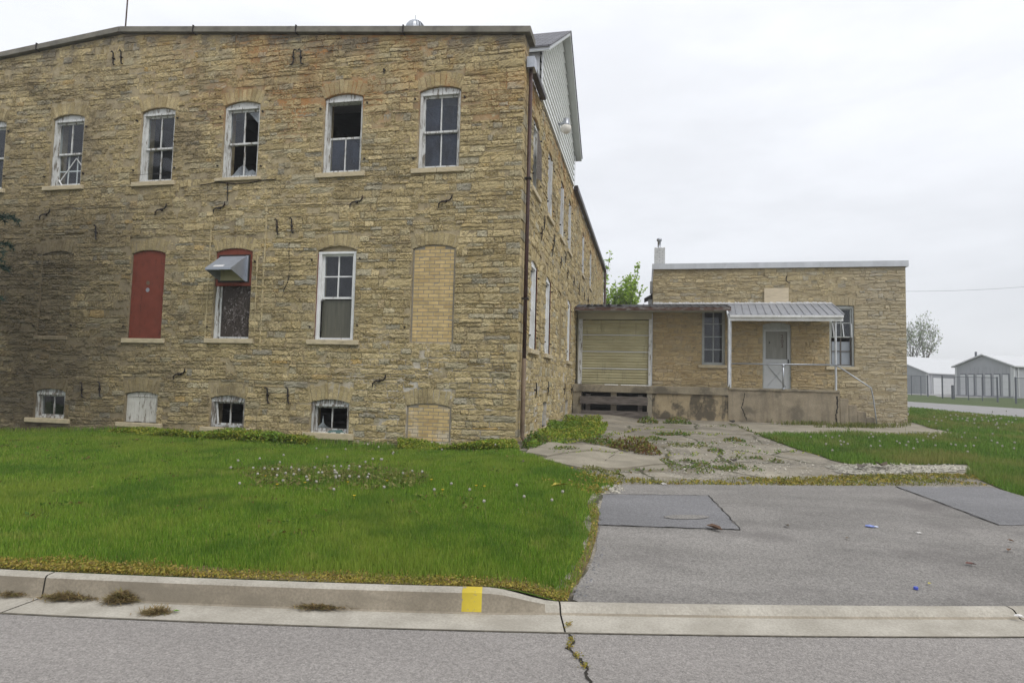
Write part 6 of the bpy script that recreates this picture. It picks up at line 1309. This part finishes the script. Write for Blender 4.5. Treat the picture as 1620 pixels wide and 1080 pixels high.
def fence(pxs, Y0, Y1, label, thickends=()):
    P = []
    for i, p in enumerate(pxs): Yq = Y0+(Y1-Y0)*i/(len(pxs)-1); c = on_y(p, 620, Yq); P.append((c[0], c[1], float(H(c[0], c[1]))))
    root = empty('chain_link_fence', P[0], label, 'fence', 'chain link fences by the far sheds'); hh = 1.62
    for i, c in enumerate(P): b = MB(); rr = .055 if i in thickends else .03; b.tube([(c[0], c[1], c[2]-.1), (c[0], c[1], c[2]+hh+(.06 if i in thickends else 0))], rr, 7); b.build('post', M['fence'], root)
    b = MB()
    for a, c in zip(P[:-1], P[1:]): b.tube([(a[0], a[1], a[2]+hh), (c[0], c[1], c[2]+hh)], .022, 6)
    b.build('rail', M['fence'], root); b = MB()
    for a, c in zip(P[:-1], P[1:]): b.poly([(a[0], a[1], a[2]+.05), (c[0], c[1], c[2]+.05), (c[0], c[1], c[2]+hh-.03), (a[0], a[1], a[2]+hh-.03)])
    b.build('wire_mesh', M['chain'], root)
fence([1400, 1424, 1442, 1457, 1468], 62, 56, 'chain link fence run ending beside the annex corner', (4,)); fence([1491, 1510, 1532, 1554, 1578], 53, 48, 'chain link fence run in front of the six door shed', (0, 4)); fence([1607, 1640, 1680], 46, 44, 'chain link fence run leaving the frame at the right', (0,))
c = on_y(1507, 620, 52); b = MB(); z = float(H(c[0], c[1])); b.tube([(c[0], c[1], z-.1), (c[0], c[1], z+1.0)], .08, 8); tag(b.build('bollard', M['fence']), 'short dark post behind the fence near the garage door', 'post')
b = MB(); A_, B_ = Vector(on_y(1400, 461.5, 70)), Vector(on_y(1760, 457, 74)); A_ = A_-(B_-A_)*.6; b.tube([A_.lerp(B_, i/16)-Vector((0, 0, 1.2*(1-(2*i/16-1)**2)-1.2)) for i in range(17)], .014, 5); tag(b.build('power_line', M['fence']), 'single thin power line crossing the sky right of the annex', 'power line')
drape('shed_pad', [ (R2p[0]-6, R2p[1]-2.5), (R2p[0]+30, R2p[1]+14), (R1p[0]+12, R1p[1]+8), (R1p[0]-6, R1p[1]-4)], .02, 4, M['farroad'])
# ------------------------------------------------------------------ the air
def haze():
    m = bpy.data.materials.new('haze_air'); m.use_nodes = True; nt = m.node_tree; nt.nodes.clear(); out = nt.nodes.new('ShaderNodeOutputMaterial'); v = nt.nodes.new('ShaderNodeVolumePrincipled')
    v.inputs['Color'].default_value = (.98, .99, 1, 1); v.inputs['Density'].default_value = HAZE; v.inputs['Anisotropy'].default_value = .2; nt.links.new(v.outputs[0], out.inputs['Volume'])
    b = MB(); b.box(-345, 345, -75, 345, -3, 17); o = b.build('haze', m); o['kind'] = 'stuff'; return o
HAZE = .0016
haze()
# ================================================================== SKY, LIGHT, CAMERA
w = bpy.data.worlds.new('World'); scene.world = w; w.use_nodes = True; nt = w.node_tree; nt.nodes.clear(); g = G(nt); out = g.n('ShaderNodeOutputWorld'); bg = g.n('ShaderNodeBackground')
SUN_EL, SUN_AZ = math.radians(50), math.radians(128)
sky = g.n('ShaderNodeTexSky', sky_type='NISHITA'); sky.sun_disc = False; sky.sun_elevation = SUN_EL; sky.sun_rotation = SUN_AZ
tc = g.n('ShaderNodeTexCoord').outputs['Generated']; x, y, z = g.xyz(tc)
up = g.math('MAXIMUM', z, 0.)
lum = g.math('ADD', 6.5, g.mul(up, 4.2))
cl = g.noise(g.scale(tc, (1, 1, 3.2)), 2.6, 6, .55)
lum = g.mul(lum, g.rng(cl, .3, .70, .91, 1.05))
cc = g.n('ShaderNodeCombineXYZ'); g.put(cc.inputs[0], g.mul(lum, .965)); g.put(cc.inputs[1], g.mul(lum, .985)); g.put(cc.inputs[2], g.mul(lum, 1.03))
col = g.mix(.92, sky.outputs[0], cc.outputs[0]); g.put(bg.inputs[0], col); bg.inputs[1].default_value = .12; nt.links.new(bg.outputs[0], out.inputs[0])
sd = bpy.data.lights.new('sun', 'SUN'); sd.energy = 1.5; sd.angle = math.radians(25); sd.color = (1, .965, .91); so = bpy.data.objects.new('sun', sd); COL.objects.link(so)
# sun stands behind the photographer, to the right
dv = Vector((math.sin(SUN_AZ)*math.cos(SUN_EL), math.cos(SUN_AZ)*math.cos(SUN_EL), math.sin(SUN_EL))); so.rotation_euler = dv.to_track_quat('Z', 'Y').to_euler()
cd = bpy.data.cameras.new('camera'); cd.sensor_width = 36; cd.lens = 36*FPX/1620; cd.clip_end = 3000; cam = bpy.data.objects.new('camera', cd); COL.objects.link(cam)
cam.matrix_world = Matrix.Translation((0, 0, EYE)) @ Matrix.Rotation(YAW, 4, 'Z') @ Matrix.Rotation(math.pi/2+PITCH, 4, 'X') @ Matrix.Rotation(ROLL, 4, 'Z'); scene.camera = cam
vs = scene.view_settings; vs.view_transform = 'Standard'; vs.look = 'None'; vs.gamma = 1; vs.exposure = .14
scene.render.engine = 'CYCLES'; scene.cycles.use_denoising = True; scene.cycles.max_bounces = 8; scene.cycles.transparent_max_bounces = 12
